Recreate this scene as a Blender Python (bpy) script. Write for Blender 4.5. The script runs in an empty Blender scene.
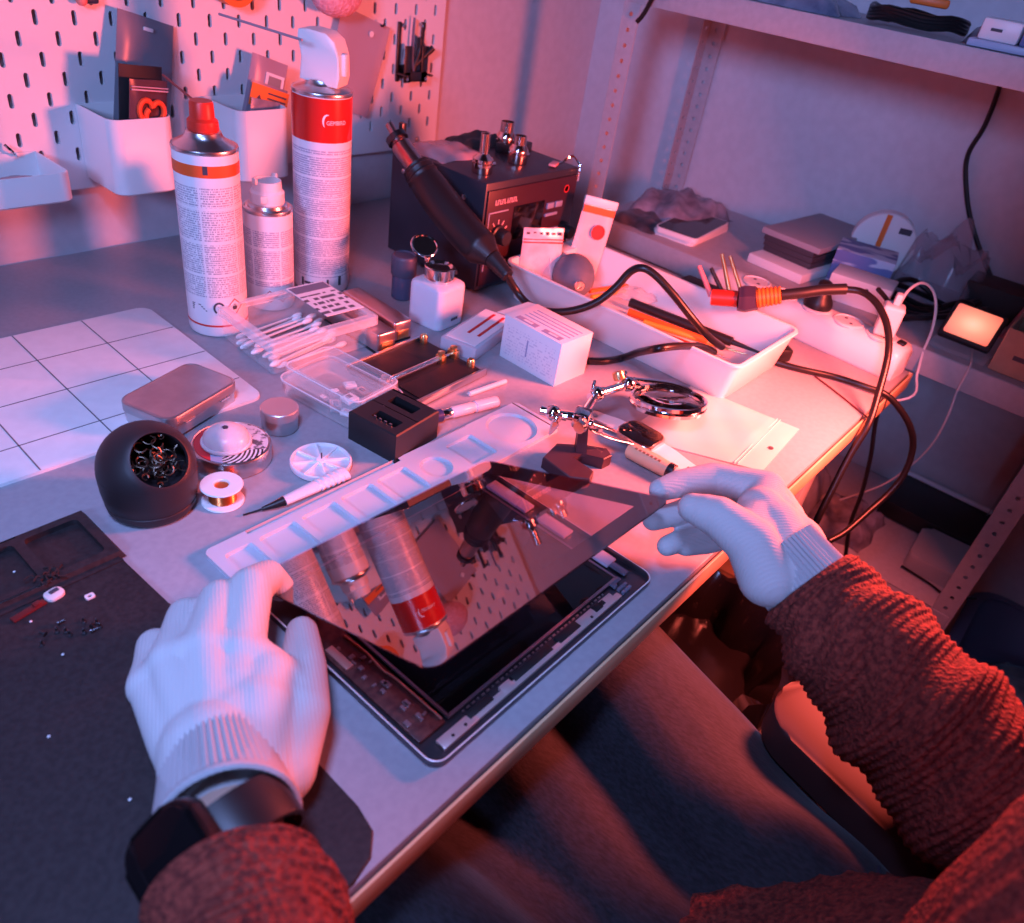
import bpy, bmesh, math, random
from mathutils import Vector, Matrix, Euler
from mathutils.geometry import tessellate_polygon
random.seed(7)
PI = math.pi
S = bpy.context.scene
COL = S.collection
DZ = 0.74                      # desk top height
# ------------------------------------------------------------------ camera
EUL = Euler((0.95137256, -0.14201459, -0.85397383), 'XYZ')
CAM = Vector((0, 0, 1.153)); FPX = 774.609
RM = EUL.to_matrix()
def ray(px, py): return RM @ Vector(((px - 512) / FPX, -(py - 461.5) / FPX, -1))
def W(px, py, z=DZ):
    d = ray(px, py); t = (z - CAM.z) / d.z; return CAM + d * t
def V(px, py, depth): return CAM + ray(px, py) * depth
def onY(px, py, y):
    d = ray(px, py); return CAM + d * (y / d.y)
def onX(px, py, x):
    d = ray(px, py); return CAM + d * (x / d.x)
cd = bpy.data.cameras.new('camera'); cam = bpy.data.objects.new('camera', cd); COL.objects.link(cam)
cam.location = CAM; cam.rotation_euler = EUL
cd.sensor_width = 36; cd.sensor_fit = 'HORIZONTAL'; cd.lens = FPX / 1024 * 36; cd.clip_start = .02
cd.dof.use_dof = True; cd.dof.focus_distance = .70; cd.dof.aperture_fstop = 7.0
S.camera = cam
# ------------------------------------------------------------------ materials
MATS = {}
def mat(name, col=(.5, .5, .5), rough=.5, metal=0, spec=.5, trans=0, ior=1.45, alpha=1, emit=None, estr=0, coat=0, sheen=0, sss=0):
    if name in MATS: return MATS[name]
    m = bpy.data.materials.new(name); m.use_nodes = True
    b = m.node_tree.nodes['Principled BSDF']
    b.inputs['Base Color'].default_value = (*col, 1); b.inputs['Roughness'].default_value = rough
    b.inputs['Metallic'].default_value = metal; b.inputs['Specular IOR Level'].default_value = spec
    b.inputs['Transmission Weight'].default_value = trans; b.inputs['IOR'].default_value = ior
    b.inputs['Alpha'].default_value = alpha; b.inputs['Coat Weight'].default_value = coat
    b.inputs['Sheen Weight'].default_value = sheen
    if sss: b.inputs['Subsurface Weight'].default_value = sss; b.inputs['Subsurface Scale'].default_value = .01
    if emit: b.inputs['Emission Color'].default_value = (*emit, 1); b.inputs['Emission Strength'].default_value = estr
    MATS[name] = m; return m
class NT:                       # small node helper
    def __init__(s, m): s.t = m.node_tree; s.b = s.t.nodes['Principled BSDF']
    def n(s, typ, **k):
        x = s.t.nodes.new(typ)
        for a, v in k.items():
            if a in x.inputs: x.inputs[a].default_value = v
            else: setattr(x, a, v)
        return x
    def l(s, a, b): s.t.links.new(a, b)
    def coord(s, out='Object', scale=(1, 1, 1), rot=(0, 0, 0), loc=(0, 0, 0)):
        c = s.n('ShaderNodeTexCoord'); mp = s.n('ShaderNodeMapping')
        mp.inputs['Scale'].default_value = scale; mp.inputs['Rotation'].default_value = rot; mp.inputs['Location'].default_value = loc
        s.l(c.outputs[out], mp.inputs['Vector']); return mp.outputs['Vector']
    def ramp(s, fac, stops):
        r = s.n('ShaderNodeValToRGB'); e = r.color_ramp.elements
        while len(e) < len(stops): e.new(.5)
        for i, (p, c) in enumerate(stops): e[i].position = p; e[i].color = (*c, 1)
        s.l(fac, r.inputs['Fac']); return r.outputs['Color']
    def bump(s, h, strength=.3, dist=.001):
        b = s.n('ShaderNodeBump'); b.inputs['Strength'].default_value = strength; b.inputs['Distance'].default_value = dist
        s.l(h, b.inputs['Height']); s.l(b.outputs['Normal'], s.b.inputs['Normal']); return b
    def mix(s, fac, a, b):
        m = s.n('ShaderNodeMix', data_type='RGBA')
        if isinstance(fac, (int, float)): m.inputs['Factor'].default_value = fac
        else: s.l(fac, m.inputs['Factor'])
        for v, k in ((a, 6), (b, 7)):
            if isinstance(v, tuple): m.inputs[k].default_value = (*v, 1)
            else: s.l(v, m.inputs[k])
        return m.outputs[2]
    def math(s, op, a, b=0.0):
        m = s.n('ShaderNodeMath', operation=op)
        for i, v in enumerate((a, b)):
            if isinstance(v, (int, float)): m.inputs[i].default_value = v
            else: s.l(v, m.inputs[i])
        return m.outputs[0]
def noisy(name, c1, c2, scale=30, rough=.5, bump=.0, bdist=.0005, detail=4, stops=(.35, .65), **k):
    if name in MATS: return MATS[name]
    m = mat(name, c1, rough, **k); t = NT(m)
    nz = t.n('ShaderNodeTexNoise'); nz.inputs['Scale'].default_value = scale; nz.inputs['Detail'].default_value = detail
    t.l(t.coord(), nz.inputs['Vector'])
    t.l(t.ramp(nz.outputs['Fac'], [(stops[0], c1), (stops[1], c2)]), t.b.inputs['Base Color'])
    if bump: t.bump(nz.outputs['Fac'], bump, bdist)
    return m
# ------------------------------------------------------------------ mesh builder
class MB:
    def __init__(s): s.bm = bmesh.new(); s.mi = 0; s.T = None
    def _v(s, p): return s.bm.verts.new(s.T @ Vector(p) if s.T is not None else Vector(p))
    def face(s, vs):
        try: f = s.bm.faces.new(vs)
        except ValueError: return None
        f.material_index = s.mi; return f
    def poly(s, pts): return s.face([s._v(p) for p in pts])
    def box(s, c, d, rz=0, bevel=0, seg=2, M=None):
        x, y, z = (v / 2 for v in d)
        R = Matrix.Translation(c) @ Matrix.Rotation(rz, 4, 'Z')
        if M is not None: R = Matrix.Translation(c) @ M
        vs = [s._v(R @ Vector(p)) for p in ((-x, -y, -z), (x, -y, -z), (x, y, -z), (-x, y, -z), (-x, -y, z), (x, -y, z), (x, y, z), (-x, y, z))]
        fs = [s.face([vs[i] for i in q]) for q in ((3, 2, 1, 0), (4, 5, 6, 7), (0, 1, 5, 4), (1, 2, 6, 5), (2, 3, 7, 6), (3, 0, 4, 7))]
        if bevel:
            ed = list({e for f in fs for e in f.edges})
            r = bmesh.ops.bevel(s.bm, geom=ed, offset=bevel, segments=seg, profile=.5, affect='EDGES')
            for f in r['faces']: f.material_index = s.mi
        return s
    def prism(s, pts, z0, z1, bevel=0, seg=2, inset_top=0):
        n = len(pts)
        a = [s._v((p[0], p[1], z0)) for p in pts]
        cx = sum(p[0] for p in pts) / n; cy = sum(p[1] for p in pts) / n
        k = 1 - inset_top
        b = [s._v((cx + (p[0] - cx) * k, cy + (p[1] - cy) * k, z1)) for p in pts]
        s.face(a[::-1]); t = s.face(b)
        for i in range(n): s.face([a[i], a[(i + 1) % n], b[(i + 1) % n], b[i]])
        if bevel and t:
            r = bmesh.ops.bevel(s.bm, geom=list(t.edges), offset=bevel, segments=seg, profile=.5, affect='EDGES')
            for f in r['faces']: f.material_index = s.mi
        return s
    def loops(s, rings, cap0=True, cap1=True, closed=True):
        """skin consecutive rings of points"""
        R = [[s._v(p) for p in r] for r in rings]; n = len(R[0])
        for a, b in zip(R, R[1:]):
            for i in range(n if closed else n - 1):
                s.face([a[i], a[(i + 1) % n], b[(i + 1) % n], b[i]])
        if cap0: s.face(R[0][::-1])
        if cap1: s.face(R[-1])
        return s
    def lathe(s, prof, c=(0, 0, 0), seg=32, M=None):
        c = Vector(c); rings = []
        for r, z in prof:
            rr = max(r, 1e-5)
            ring = [Vector((rr * math.cos(2 * PI * i / seg), rr * math.sin(2 * PI * i / seg), z)) for i in range(seg)]
            rings.append([c + (M @ p if M is not None else p) for p in ring])
        return s.loops(rings, True, True)
    def cyl(s, a, b, r, r2=None, seg=16):
        a, b = Vector(a), Vector(b); d = b - a
        M = d.to_track_quat('Z', 'Y').to_matrix()
        return s.lathe([(r, 0), (r if r2 is None else r2, d.length)], a, seg, M)
    def ball(s, c, r, seg=16, rings=10, M=None, sq=(1, 1, 1)):
        c = Vector(c); R = []
        for j in range(rings + 1):
            t = PI * j / rings; q = []
            for i in range(seg):
                p = Vector((r * sq[0] * max(math.sin(t), 1e-4) * math.cos(2 * PI * i / seg), r * sq[1] * max(math.sin(t), 1e-4) * math.sin(2 * PI * i / seg), -r * sq[2] * math.cos(t)))
                q.append(c + (M @ p if M is not None else p))
            R.append(q)
        return s.loops(R)
    def tube(s, pts, r, seg=10, smooth=0, taper=None, flat=1.0):
        pts = [Vector(p) for p in pts]
        if smooth: pts = spline(pts, smooth)
        n = len(pts); rings = []; up = None
        for i, p in enumerate(pts):
            t = (pts[min(i + 1, n - 1)] - pts[max(i - 1, 0)]).normalized()
            if up is None: up = Vector((0, 0, 1)) if abs(t.z) < .9 else Vector((1, 0, 0))
            u = (up - t * up.dot(t)).normalized(); w = t.cross(u); up = u
            rr = r if not callable(r) else r(i / (n - 1))
            rings.append([p + u * (rr * flat * math.cos(2 * PI * k / seg)) + w * (rr * math.sin(2 * PI * k / seg)) for k in range(seg)])
        return s.loops(rings)
    def build(s, name, mats=None, parent=None, smooth=38, loc=None, rz=None, orient=None):
        bmesh.ops.remove_doubles(s.bm, verts=s.bm.verts, dist=1e-6)
        bmesh.ops.recalc_face_normals(s.bm, faces=s.bm.faces)
        if orient is not None:
            s.bm.normal_update()
            bmesh.ops.reverse_faces(s.bm, faces=[f for f in s.bm.faces if f.normal.dot(Vector(orient)) < 0])
        me = bpy.data.meshes.new(name); s.bm.to_mesh(me); s.bm.free()
        if mats is not None:
            for m in (mats if isinstance(mats, (list, tuple)) else [mats]): me.materials.append(m)
        if smooth:
            me.polygons.foreach_set('use_smooth', [True] * len(me.polygons)); me.set_sharp_from_angle(angle=math.radians(smooth))
        o = bpy.data.objects.new(name, me); COL.objects.link(o)
        if parent is not None: o.parent = parent
        if loc is not None: o.location = loc
        if rz is not None: o.rotation_euler.z = rz
        return o
def spline(pts, n):
    out = []
    P = [pts[0] * 2 - pts[1]] + list(pts) + [pts[-1] * 2 - pts[-2]]
    for i in range(1, len(P) - 2):
        a, b, c, d = P[i - 1], P[i], P[i + 1], P[i + 2]
        for k in range(n):
            t = k / n
            out.append(.5 * ((2 * b) + (c - a) * t + (2 * a - 5 * b + 4 * c - d) * t * t + (3 * b - a - 3 * c + d) * t ** 3))
    out.append(pts[-1]); return out
def rrect(w, h, r, seg=5, c=(0, 0)):
    out = []
    for sx, sy, a0 in ((1, 1, 0), (-1, 1, PI / 2), (-1, -1, PI), (1, -1, 1.5 * PI)):
        for k in range(seg + 1):
            a = a0 + PI / 2 * k / seg
            out.append((c[0] + sx * (w / 2 - r) + r * math.cos(a), c[1] + sy * (h / 2 - r) + r * math.sin(a)))
    return out
def tray_mesh(mb, w, h, H, wall, r=.006, floor=None, z0=0, taper=0, seg=5):
    """open box with real wall thickness, outer w x h, height H"""
    floor = wall if floor is None else floor
    k = lambda t: taper * (1 - t)
    rings = []
    def ring(dw, z, t, rr): rings.append([(p[0], p[1], z0 + z) for p in rrect(w - 2 * dw - 2 * k(t), h - 2 * dw - 2 * k(t), max(rr, 1e-4), seg)])
    ring(.0015, 0, 0, r); ring(0, .0015, 0, r); ring(0, H - .0008, 1, r); ring(.0006, H, 1, r); ring(wall - .0006, H, 1, r - wall)
    ring(wall, H - .0008, 1, max(r - wall, .0008)); ring(wall, floor, 0, max(r - wall, .0008))
    mb.loops(rings); return mb
def empty(name, loc=(0, 0, 0), rz=0, rot=None):
    o = bpy.data.objects.new(name, None); COL.objects.link(o); o.location = loc
    o.rotation_euler = rot if rot is not None else (0, 0, rz); o.empty_display_size = .02
    return o
def tag(o, label=None, cat=None, group=None, kind=None):
    if label: o['label'] = label
    if cat: o['category'] = cat
    if group: o['group'] = group
    if kind: o['kind'] = kind
    return o
def thing(name, label, cat, loc=(0, 0, 0), rz=0, group=None, rot=None): return tag(empty(name, loc, rz, rot), label, cat, group)
def copy_tree(o, parent=None):
    c = o.copy(); COL.objects.link(c)
    if parent is not None: c.parent = parent
    for ch in list(o.children): copy_tree(ch, c)
    return c
def look(o, target_dir, up=Vector((0, 0, 1))):
    o.rotation_mode = 'XYZ'; o.rotation_euler = Vector(target_dir).to_track_quat('-Z', 'Y').to_euler()
def text_tris(body, size, align='LEFT', squash=1.0):
    """list of triangles (2-D) of a text, plus its width"""
    cu = bpy.data.curves.new('t', 'FONT'); cu.body = body; cu.size = size; cu.align_x = align; cu.resolution_u = 2
    ob = bpy.data.objects.new('t', cu); COL.objects.link(ob)
    dg = bpy.context.evaluated_depsgraph_get(); me = ob.evaluated_get(dg).to_mesh()
    P = [[(me.vertices[i].co.x * squash, me.vertices[i].co.y) for i in p.vertices] for p in me.polygons]
    ob.evaluated_get(dg).to_mesh_clear(); bpy.data.objects.remove(ob); bpy.data.curves.remove(cu)
    return P
def text_on(mb, body, size, fn, align='LEFT', squash=1.0):
    for p in text_tris(body, size, align, squash):
        mb.poly([fn(x, y) for x, y in p])
def organic(name, chains, voxel=.0016, smooth=6, mats=None, parent=None, blobs=(), fac=.5):
    """one continuous skin over tapered limbs: chains = [[(point, radius), ...], ...]"""
    b = MB()
    for ch in chains:
        pts = [Vector(p) for p, r in ch]; rs = [r for p, r in ch]
        for i in range(len(pts) - 1):
            d = pts[i + 1] - pts[i]
            M = d.to_track_quat('Z', 'Y').to_matrix()
            L = d.length; r0, r1 = rs[i], rs[i + 1]; prof = []
            for k in range(6): a = -PI / 2 + PI / 2 * k / 6; prof.append((r0 * math.cos(a), r0 * math.sin(a)))
            for k in range(5): prof.append((r0 + (r1 - r0) * k / 4, L * k / 4))
            for k in range(1, 7): a = PI / 2 * k / 6; prof.append((r1 * math.cos(a), L + r1 * math.sin(a)))
            b.lathe(prof, pts[i], 20, M)
    for c, rad, M in blobs: b.ball(c, 1, 24, 16, M, rad)
    o = b.build(name, None, None, 0)
    m = o.modifiers.new('r', 'REMESH'); m.mode = 'VOXEL'; m.voxel_size = voxel
    s = o.modifiers.new('s', 'SMOOTH'); s.iterations = smooth; s.factor = fac
    dg = bpy.context.evaluated_depsgraph_get()
    me = bpy.data.meshes.new_from_object(o.evaluated_get(dg)); me.name = name
    old = o.data; o.modifiers.clear(); o.data = me; bpy.data.meshes.remove(old)
    if mats is not None:
        me.materials.clear()
        for x in (mats if isinstance(mats, (list, tuple)) else [mats]): me.materials.append(x)
    me.polygons.foreach_set('use_smooth', [True] * len(me.polygons))
    if parent is not None: o.parent = parent
    return o
# ------------------------------------------------------------------ shared materials
M_wall = noisy('painted wall', (.55, .54, .58), (.59, .58, .62), 60, .85, .15, .0004)
M_desk = noisy('grey laminate', (.30, .30, .33), (.33, .33, .36), 180, .42, .04, .0002)
M_beech = noisy('beech edging', (.62, .40, .22), (.70, .48, .28), 25, .5)
M_whitep = mat('white plastic', (.78, .78, .78), .38)
M_whitem = mat('white lacquered metal', (.74, .74, .76), .45)
M_shelf = noisy('grey painted steel', (.40, .39, .42), (.44, .43, .46), 120, .5)
M_black = mat('black plastic', (.012, .012, .014), .42)
M_blackm = mat('matt black plastic', (.02, .018, .02), .6)
M_rubber = mat('black rubber', (.010, .009, .010), .45)
M_steel = mat('brushed steel', (.62, .61, .62), .28, 1)
M_chrome = mat('chrome', (.80, .78, .78), .10, 1)
M_dkmetal = mat('dark metal', (.10, .10, .11), .35, 1)
M_paper = mat('white card', (.75, .75, .76), .7)
M_red = mat('red plastic', (.62, .03, .015), .4)
M_orange = mat('orange plastic', (.80, .16, .02), .45)
M_ink = mat('dark print', (.05, .05, .07), .6)
M_inkr = mat('red print', (.55, .03, .03), .6)
M_clear = mat('clear plastic', (.93, .93, .95), .10, alpha=.14)
M_film = mat('clear film', (.80, .80, .84), .22, alpha=.30)
M_frost = mat('frosted plastic', (.80, .80, .84), .35, alpha=.62)
M_pcb = noisy('circuit board', (.012, .05, .03), (.03, .03, .035), 160, .4)
M_cable = mat('black cable', (.008, .007, .008), .35)
M_card = noisy('brown cardboard', (.36, .25, .17), (.40, .28, .19), 60, .8)
M_gold = mat('brass', (.80, .55, .25), .3, 1)

# ------------------------------------------------------------------ setting
m = mat('floor planks', (.42, .39, .36), .45); t = NT(m)
bk = t.n('ShaderNodeTexBrick'); bk.offset = .37
for k, v in (('Scale', 1.0), ('Mortar Size', .0015), ('Brick Width', .9), ('Row Height', .12)): bk.inputs[k].default_value = v
bk.inputs['Color1'].default_value = (.44, .40, .36, 1); bk.inputs['Color2'].default_value = (.30, .28, .26, 1); bk.inputs['Mortar'].default_value = (.12, .11, .1, 1)
t.l(t.coord(rot=(0, 0, .9)), bk.inputs['Vector']); t.l(bk.outputs['Color'], t.b.inputs['Base Color'])
WY = .969; WX = 1.395
def slab(name, c, d, m):
    b = MB(); b.box(c, d); return tag(b.build(name, m, None, 0), kind='structure')
slab('floor', (.2, -.3, -.05), (3.0, 3.2, .1), m)
slab('wall_back', (.2, WY + .05, 1.2), (3.0, .1, 2.4), M_wall)
slab('wall_right', (WX + .05, -.3, 1.2), (.1, 2.55, 2.4), M_wall)

# ------------------------------------------------------------------ desk
desk = thing('desk', 'grey laminate workbench desk with a pale wood front edge, covered in repair tools', 'desk', (.25, .14, 0))
DX0, DX1, DY0, DY1 = -.62, 1.057, .1425, .964
b = MB(); b.box(((DX0 + DX1) / 2 - .25, (DY0 + DY1) / 2 - .14 + .001, DZ - .0115), (DX1 - DX0 - .004, DY1 - DY0 - .004, .023), bevel=.0012)
b.build('tabletop', M_desk, desk)
b = MB(); b.box(((DX0 + DX1) / 2 - .25, DY0 - .14 - .0008, DZ - .0123), (DX1 - DX0, .0022, .0222), bevel=.0006)
b.box((DX1 - .25 - .0005, (DY0 + DY1) / 2 - .14, DZ - .0123), (.0022, DY1 - DY0, .0222), bevel=.0006)
tag(b.build('edge_band', M_beech, desk), 'pale wood edge strip')
lg = onY(748, 585, .205)
for (x, y) in ((lg.x, .205), (DX0 + .06, .235), (DX0 + .06, .90), (DX1 - .06, .90)):
    b = MB(); b.box((x - .25, y - .14, .358), (.04, .04, .714), bevel=.003)
    l = b.build('leg', M_whitem, desk)
    b = MB(); b.cyl((x - .25, y - .14, 0), (x - .25, y - .14, .004), .022); b.build('foot_pad', M_black, l)

# ------------------------------------------------------------------ perforated panels
def cell(mb, P, u0, u1, v0, v1, hole):
    """rectangle u0..u1 x v0..v1 with one hole (list of (u, v), ccw); P maps (u, v) to space"""
    n = len(hole); cu = sum(h[0] for h in hole) / n; cv = sum(h[1] for h in hole) / n
    outer = []
    for h in hole:
        du, dv = h[0] - cu, h[1] - cv
        k = min(((u1 - cu) / du if du > 0 else (u0 - cu) / du) if abs(du) > 1e-9 else 1e9, ((v1 - cv) / dv if dv > 0 else (v0 - cv) / dv) if abs(dv) > 1e-9 else 1e9)
        outer.append((cu + du * k, cv + dv * k))
    cor = [(u1, v1), (u0, v1), (u0, v0), (u1, v0)]
    ov = [mb._v(P(*o)) for o in outer]; hv = [mb._v(P(*h)) for h in hole]; cv_ = [mb._v(P(*c)) for c in cor]
    for i in range(n):
        j = (i + 1) % n; a, c = outer[i], outer[j]
        if abs(a[0] - c[0]) > 1e-9 and abs(a[1] - c[1]) > 1e-9:
            pv = a if min(abs(a[0] - u0), abs(a[0] - u1)) < 1e-9 else c; ph_ = c if pv is a else a
            q = min(range(4), key=lambda z: abs(cor[z][0] - pv[0]) + abs(cor[z][1] - ph_[1]))
            mb.face([ov[i], cv_[q], ov[j], hv[j], hv[i]])
        else: mb.face([ov[i], ov[j], hv[j], hv[i]])
def slot(cu, cv, w, h, seg=4):
    r = w / 2; out = []
    for k in range(seg + 1): a = PI * k / seg; out.append((cu + r * math.cos(a), cv + h / 2 - r + r * math.sin(a)))
    for k in range(seg + 1): a = PI + PI * k / seg; out.append((cu + r * math.cos(a), cv - h / 2 + r + r * math.sin(a)))
    return out
BY = WY - .012
A = onY(34.8, 17.2, BY); pitch = .04 * BY / .969; row = (A.z - onY(75.2, 154.3, BY).z) / 7
bx1 = onY(446.3, 0, BY).x; bz0 = onY(72, 190, BY).z
b = MB(); P = lambda u, v: (u, BY, v)
half = pitch / 2
j0 = -10; j1 = int((bx1 - A.x) / half) - 0
zc0 = A.z - 8 * row - row                               # bottom line of the lowest cell
umax = A.x + j1 * half + half / 2
if umax > bx1: j1 -= 1; umax -= half
umin = A.x + j0 * half - half / 2
NR = 5
ztop = A.z + (NR * 2) * row
for j in range(j0, j1 + 1):
    u = A.x + j * half; off = 0 if j % 2 == 0 else row
    v = A.z - off - 2 * row * (4 if off == 0 else 4) ; lo = None
    k = 0
    zs = []
    z = A.z - off
    while z - row > bz0 + .004: zs.append(z); z -= 2 * row
    z = A.z - off + 2 * row
    while z + row < ztop: zs.append(z); z += 2 * row
    zs.sort()
    for z in zs: cell(b, P, u - half / 2, u + half / 2, z - row, z + row, slot(u, z, .0052, .0152 * row / .02))
    b.poly([P(u - half / 2, bz0), P(u + half / 2, bz0), P(u + half / 2, zs[0] - row), P(u - half / 2, zs[0] - row)])
    if ztop - zs[-1] - row > 1e-4: b.poly([P(u - half / 2, zs[-1] + row), P(u + half / 2, zs[-1] + row), P(u + half / 2, ztop), P(u - half / 2, ztop)])
b.poly([P(umax, bz0), P(bx1, bz0), P(bx1, ztop), P(umax, ztop)])
b.poly([P(umin - .01, bz0), P(umin, bz0), P(umin, ztop), P(umin - .01, ztop)])
peg = b.build('pegboard', M_whitem, None, 0, orient=(0, -1, 0))
peg.location = (0, 0, 0)
sm = peg.modifiers.new('thickness', 'SOLIDIFY'); sm.thickness = .004; sm.offset = 1
tag(peg, 'white pegboard with rows of upright slots on the wall above the bench', 'pegboard')
# make sure the sheet thickens towards the wall
sm.offset = -1
p = onY(417, 139, BY)
b = MB(); b.lathe([(.0045, 0), (.0045, .0015), (.003, .0028), (0, .003)], (p.x, BY, p.z), 14, Matrix.Rotation(PI / 2, 3, 'X')); b.build('screw', M_steel, peg)
p = onY(394, 176, WY)
b = MB(); b.box((p.x, WY - .009, .74 + .04), (.016, .016, .078), bevel=.002)
tag(b.build('cable_duct', M_whitem), 'short white cable duct on the wall below the pegboard corner', 'cable duct')

# ------------------------------------------------------------------ shelving rack
SX = 1.09; SY0, SY1 = -.052, .716; SXB = 1.388
rack = thing('shelving_rack', 'grey steel shelving rack with perforated uprights against the side wall', 'shelf', (SX, .33, 0))
O = Vector((SX, .33, 0))
def oct_(cu, cv, r): return [(cu + r * math.cos(2 * PI * (k + .5) / 8), cv + r * math.sin(2 * PI * (k + .5) / 8)) for k in range(8)]
def post(x, y0, y1, flip):
    """angle upright: one perforated flange facing the room, one along x"""
    b = MB(); s = -1 if flip else 1
    n = 88; hp = .0205
    for i in range(n):
        z = i * hp
        cell(b, lambda u, v: (x - O.x, u - O.y, v), y0, y1, z, z + hp, oct_((y0 + y1) / 2, z + hp / 2, .0032))
        yc = y1 if not flip else y1
        cell(b, lambda u, v: (u - O.x, y1 - O.y, v), x, x + s * .028, z, z + hp, oct_(x + s * .014, z + hp / 2, .0032)) if s > 0 else cell(b, lambda u, v: (u - O.x, y1 - O.y, v), x - .028, x, z, z + hp, oct_(x - .014, z + hp / 2, .0032))
    o = b.build('upright', M_shelf, rack, 0); md = o.modifiers.new('t', 'SOLIDIFY'); md.thickness = .0015; md.offset = 0
    return o
post(SX, .687, .716, False); post(SX, -.052, -.023, False)
post(SXB, .700, .729, True); post(SXB, -.052, -.023, True)
def shelf(z0, z1):
    b = MB(); w = .0012
    xa, xb, ya, yb = SX + .0022 - O.x, SXB - .004 - O.x, SY0 + .004 - O.y, SY1 - .004 - O.y
    b.box(((xa + xb) / 2, (ya + yb) / 2, z1 - w / 2), (xb - xa, yb - ya, w))
    b.box((xa - .0034, (ya + yb) / 2, (z0 + z1) / 2), (w, yb - ya, z1 - z0), bevel=.0004)
    b.box((xa + .008, (ya + yb) / 2, z0 + w / 2), (.016, yb - ya, w))
    b.box((xb, (ya + yb) / 2, (z0 + z1) / 2), (w, yb - ya, z1 - z0))
    for y in (ya, yb): b.box(((xa + xb) / 2, y, (z0 + z1) / 2), (xb - xa, w, z1 - z0))
    o = b.build('shelf_panel', M_shelf, rack)
    for y in (.672, -.012):
        b = MB(); b.lathe([(.0042, 0), (.0042, .001), (0, .0016)], (xa - .004, y - O.y, (z0 + z1) / 2), 12, Matrix.Rotation(-PI / 2, 3, 'Y')); b.build('bolt', M_dkmetal, o)
for z0, z1 in ((1.070, 1.101), (.729, .762), (.377, .409)): shelf(z0, z1)
MZ, TZ, LZ = .7626, 1.1016, .4096

# ------------------------------------------------------------------ things on the shelves
def printed(name, base, ink, scale, seedloc=(0, 0, 0), band=(.48, .52), rough=.6):
    """card with broken lines of small unreadable print"""
    if name in MATS: return MATS[name]
    m = mat(name, base, rough); t = NT(m)
    nz = t.n('ShaderNodeTexNoise'); nz.inputs['Scale'].default_value = 1; nz.inputs['Detail'].default_value = 2
    t.l(t.coord(scale=scale, loc=seedloc), nz.inputs['Vector'])
    t.l(t.ramp(nz.outputs['Fac'], [(band[0], base), (band[1], ink)]), t.b.inputs['Base Color']); return m
def flatbox(name, label, cat, c, d, rz, m, group=None, bevel=.001, z=MZ):
    t = empty(name, (c[0], c[1], z), rz); tag(t, label, cat, group)
    b = MB(); b.box((0, 0, d[2] / 2), d, bevel=bevel); b.build('body', m, t); return t
# two phones
for i, (px, py, zz, lab) in enumerate(((690, 232, MZ, 'white edged phone lying on the grey shelf, under another phone'), (691, 229, MZ + .0085, 'white edged phone with dark glass, on top of another phone on the shelf'))):
    c = W(px, py, zz)
    t = thing('phone', lab, 'phone', (c.x + .004, c.y, zz), .06 + .05 * i, 'phones on the shelf')
    b = MB(); b.prism(rrect(.145, .074, .010), 0, .0078, .0012); b.build('case', M_whitep, t)
    b = MB(); b.prism(rrect(.139, .069, .008), .0078, .0082); b.build('screen', mat('dark glass', (.01, .01, .012), .08), t)
def crumple(name, label, cat, c, d, m, seed, parent=None, z=MZ, rz=0, nx=14, top=.5, group=None, mesh_only=False):
    """soft crumpled bag: puffed closed sheet with folds"""
    rnd = random.Random(seed); ph = [rnd.uniform(0, 6.3) for _ in range(12)]
    b = MB()
    def f(u, v, s):
        e = max(0, (1 - abs(2 * u - 1) ** 4) * (1 - abs(2 * v - 1) ** 4)) ** .5
        w = .25 * (math.sin(9 * u + ph[0] + 3 * v) + math.sin(13 * v + ph[1] - 4 * u) + math.sin(23 * u - 17 * v + ph[2]) * .6)
        wob = .06 * math.sin(11 * v + ph[3]); wob2 = .06 * math.sin(10 * u + ph[4])
        h = e * (.62 + .38 * w * top * 2) * d[2] if s else 0.0006 * d[2]
        return ((u - .5 + wob * (u - .5)) * d[0], (v - .5 + wob2 * (v - .5)) * d[1], h)
    up = [[b._v(f(i / nx, j / nx, 1)) for j in range(nx + 1)] for i in range(nx + 1)]
    dn = [[b._v(f(i / nx, j / nx, 0)) for j in range(nx + 1)] for i in range(nx + 1)]
    for i in range(nx):
        for j in range(nx):
            b.face([up[i][j], up[i + 1][j], up[i + 1][j + 1], up[i][j + 1]]); b.face([dn[i][j], dn[i][j + 1], dn[i + 1][j + 1], dn[i + 1][j]])
    for i in range(nx):
        for A_, B_ in ((lambda i: (i, 0), 0), (lambda i: (i, nx), 0), (lambda i: (0, i), 0), (lambda i: (nx, i), 0)):
            p, q = A_(i), A_(i + 1); b.face([up[p[0]][p[1]], up[q[0]][q[1]], dn[q[0]][q[1]], dn[p[0]][p[1]]])
    o = b.build(name, m, parent, 60, (c[0], c[1], z), rz)
    if label: tag(o, label, cat, group)
    return o
M_bagd = noisy('smoky plastic bag', (.10, .09, .12), (.32, .30, .36), 26, .25, .6, .004)
M_bagl = noisy('pale plastic bag', (.36, .34, .40), (.62, .58, .66), 22, .22, .5, .004)
crumple('plastic_bag', 'smoky crumpled plastic bag in the far corner of the shelf by the upright', 'plastic bag', (1.25, .625), (.16, .13, .055), M_bagd, 3)
crumple('parts_bag', 'dark flat parts bag in front of the crumpled bag at the shelf end', 'plastic bag', (1.155, .635), (.09, .09, .018), noisy('dark bag', (.03, .03, .04), (.12, .11, .13), 40, .3), 5)
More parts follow.
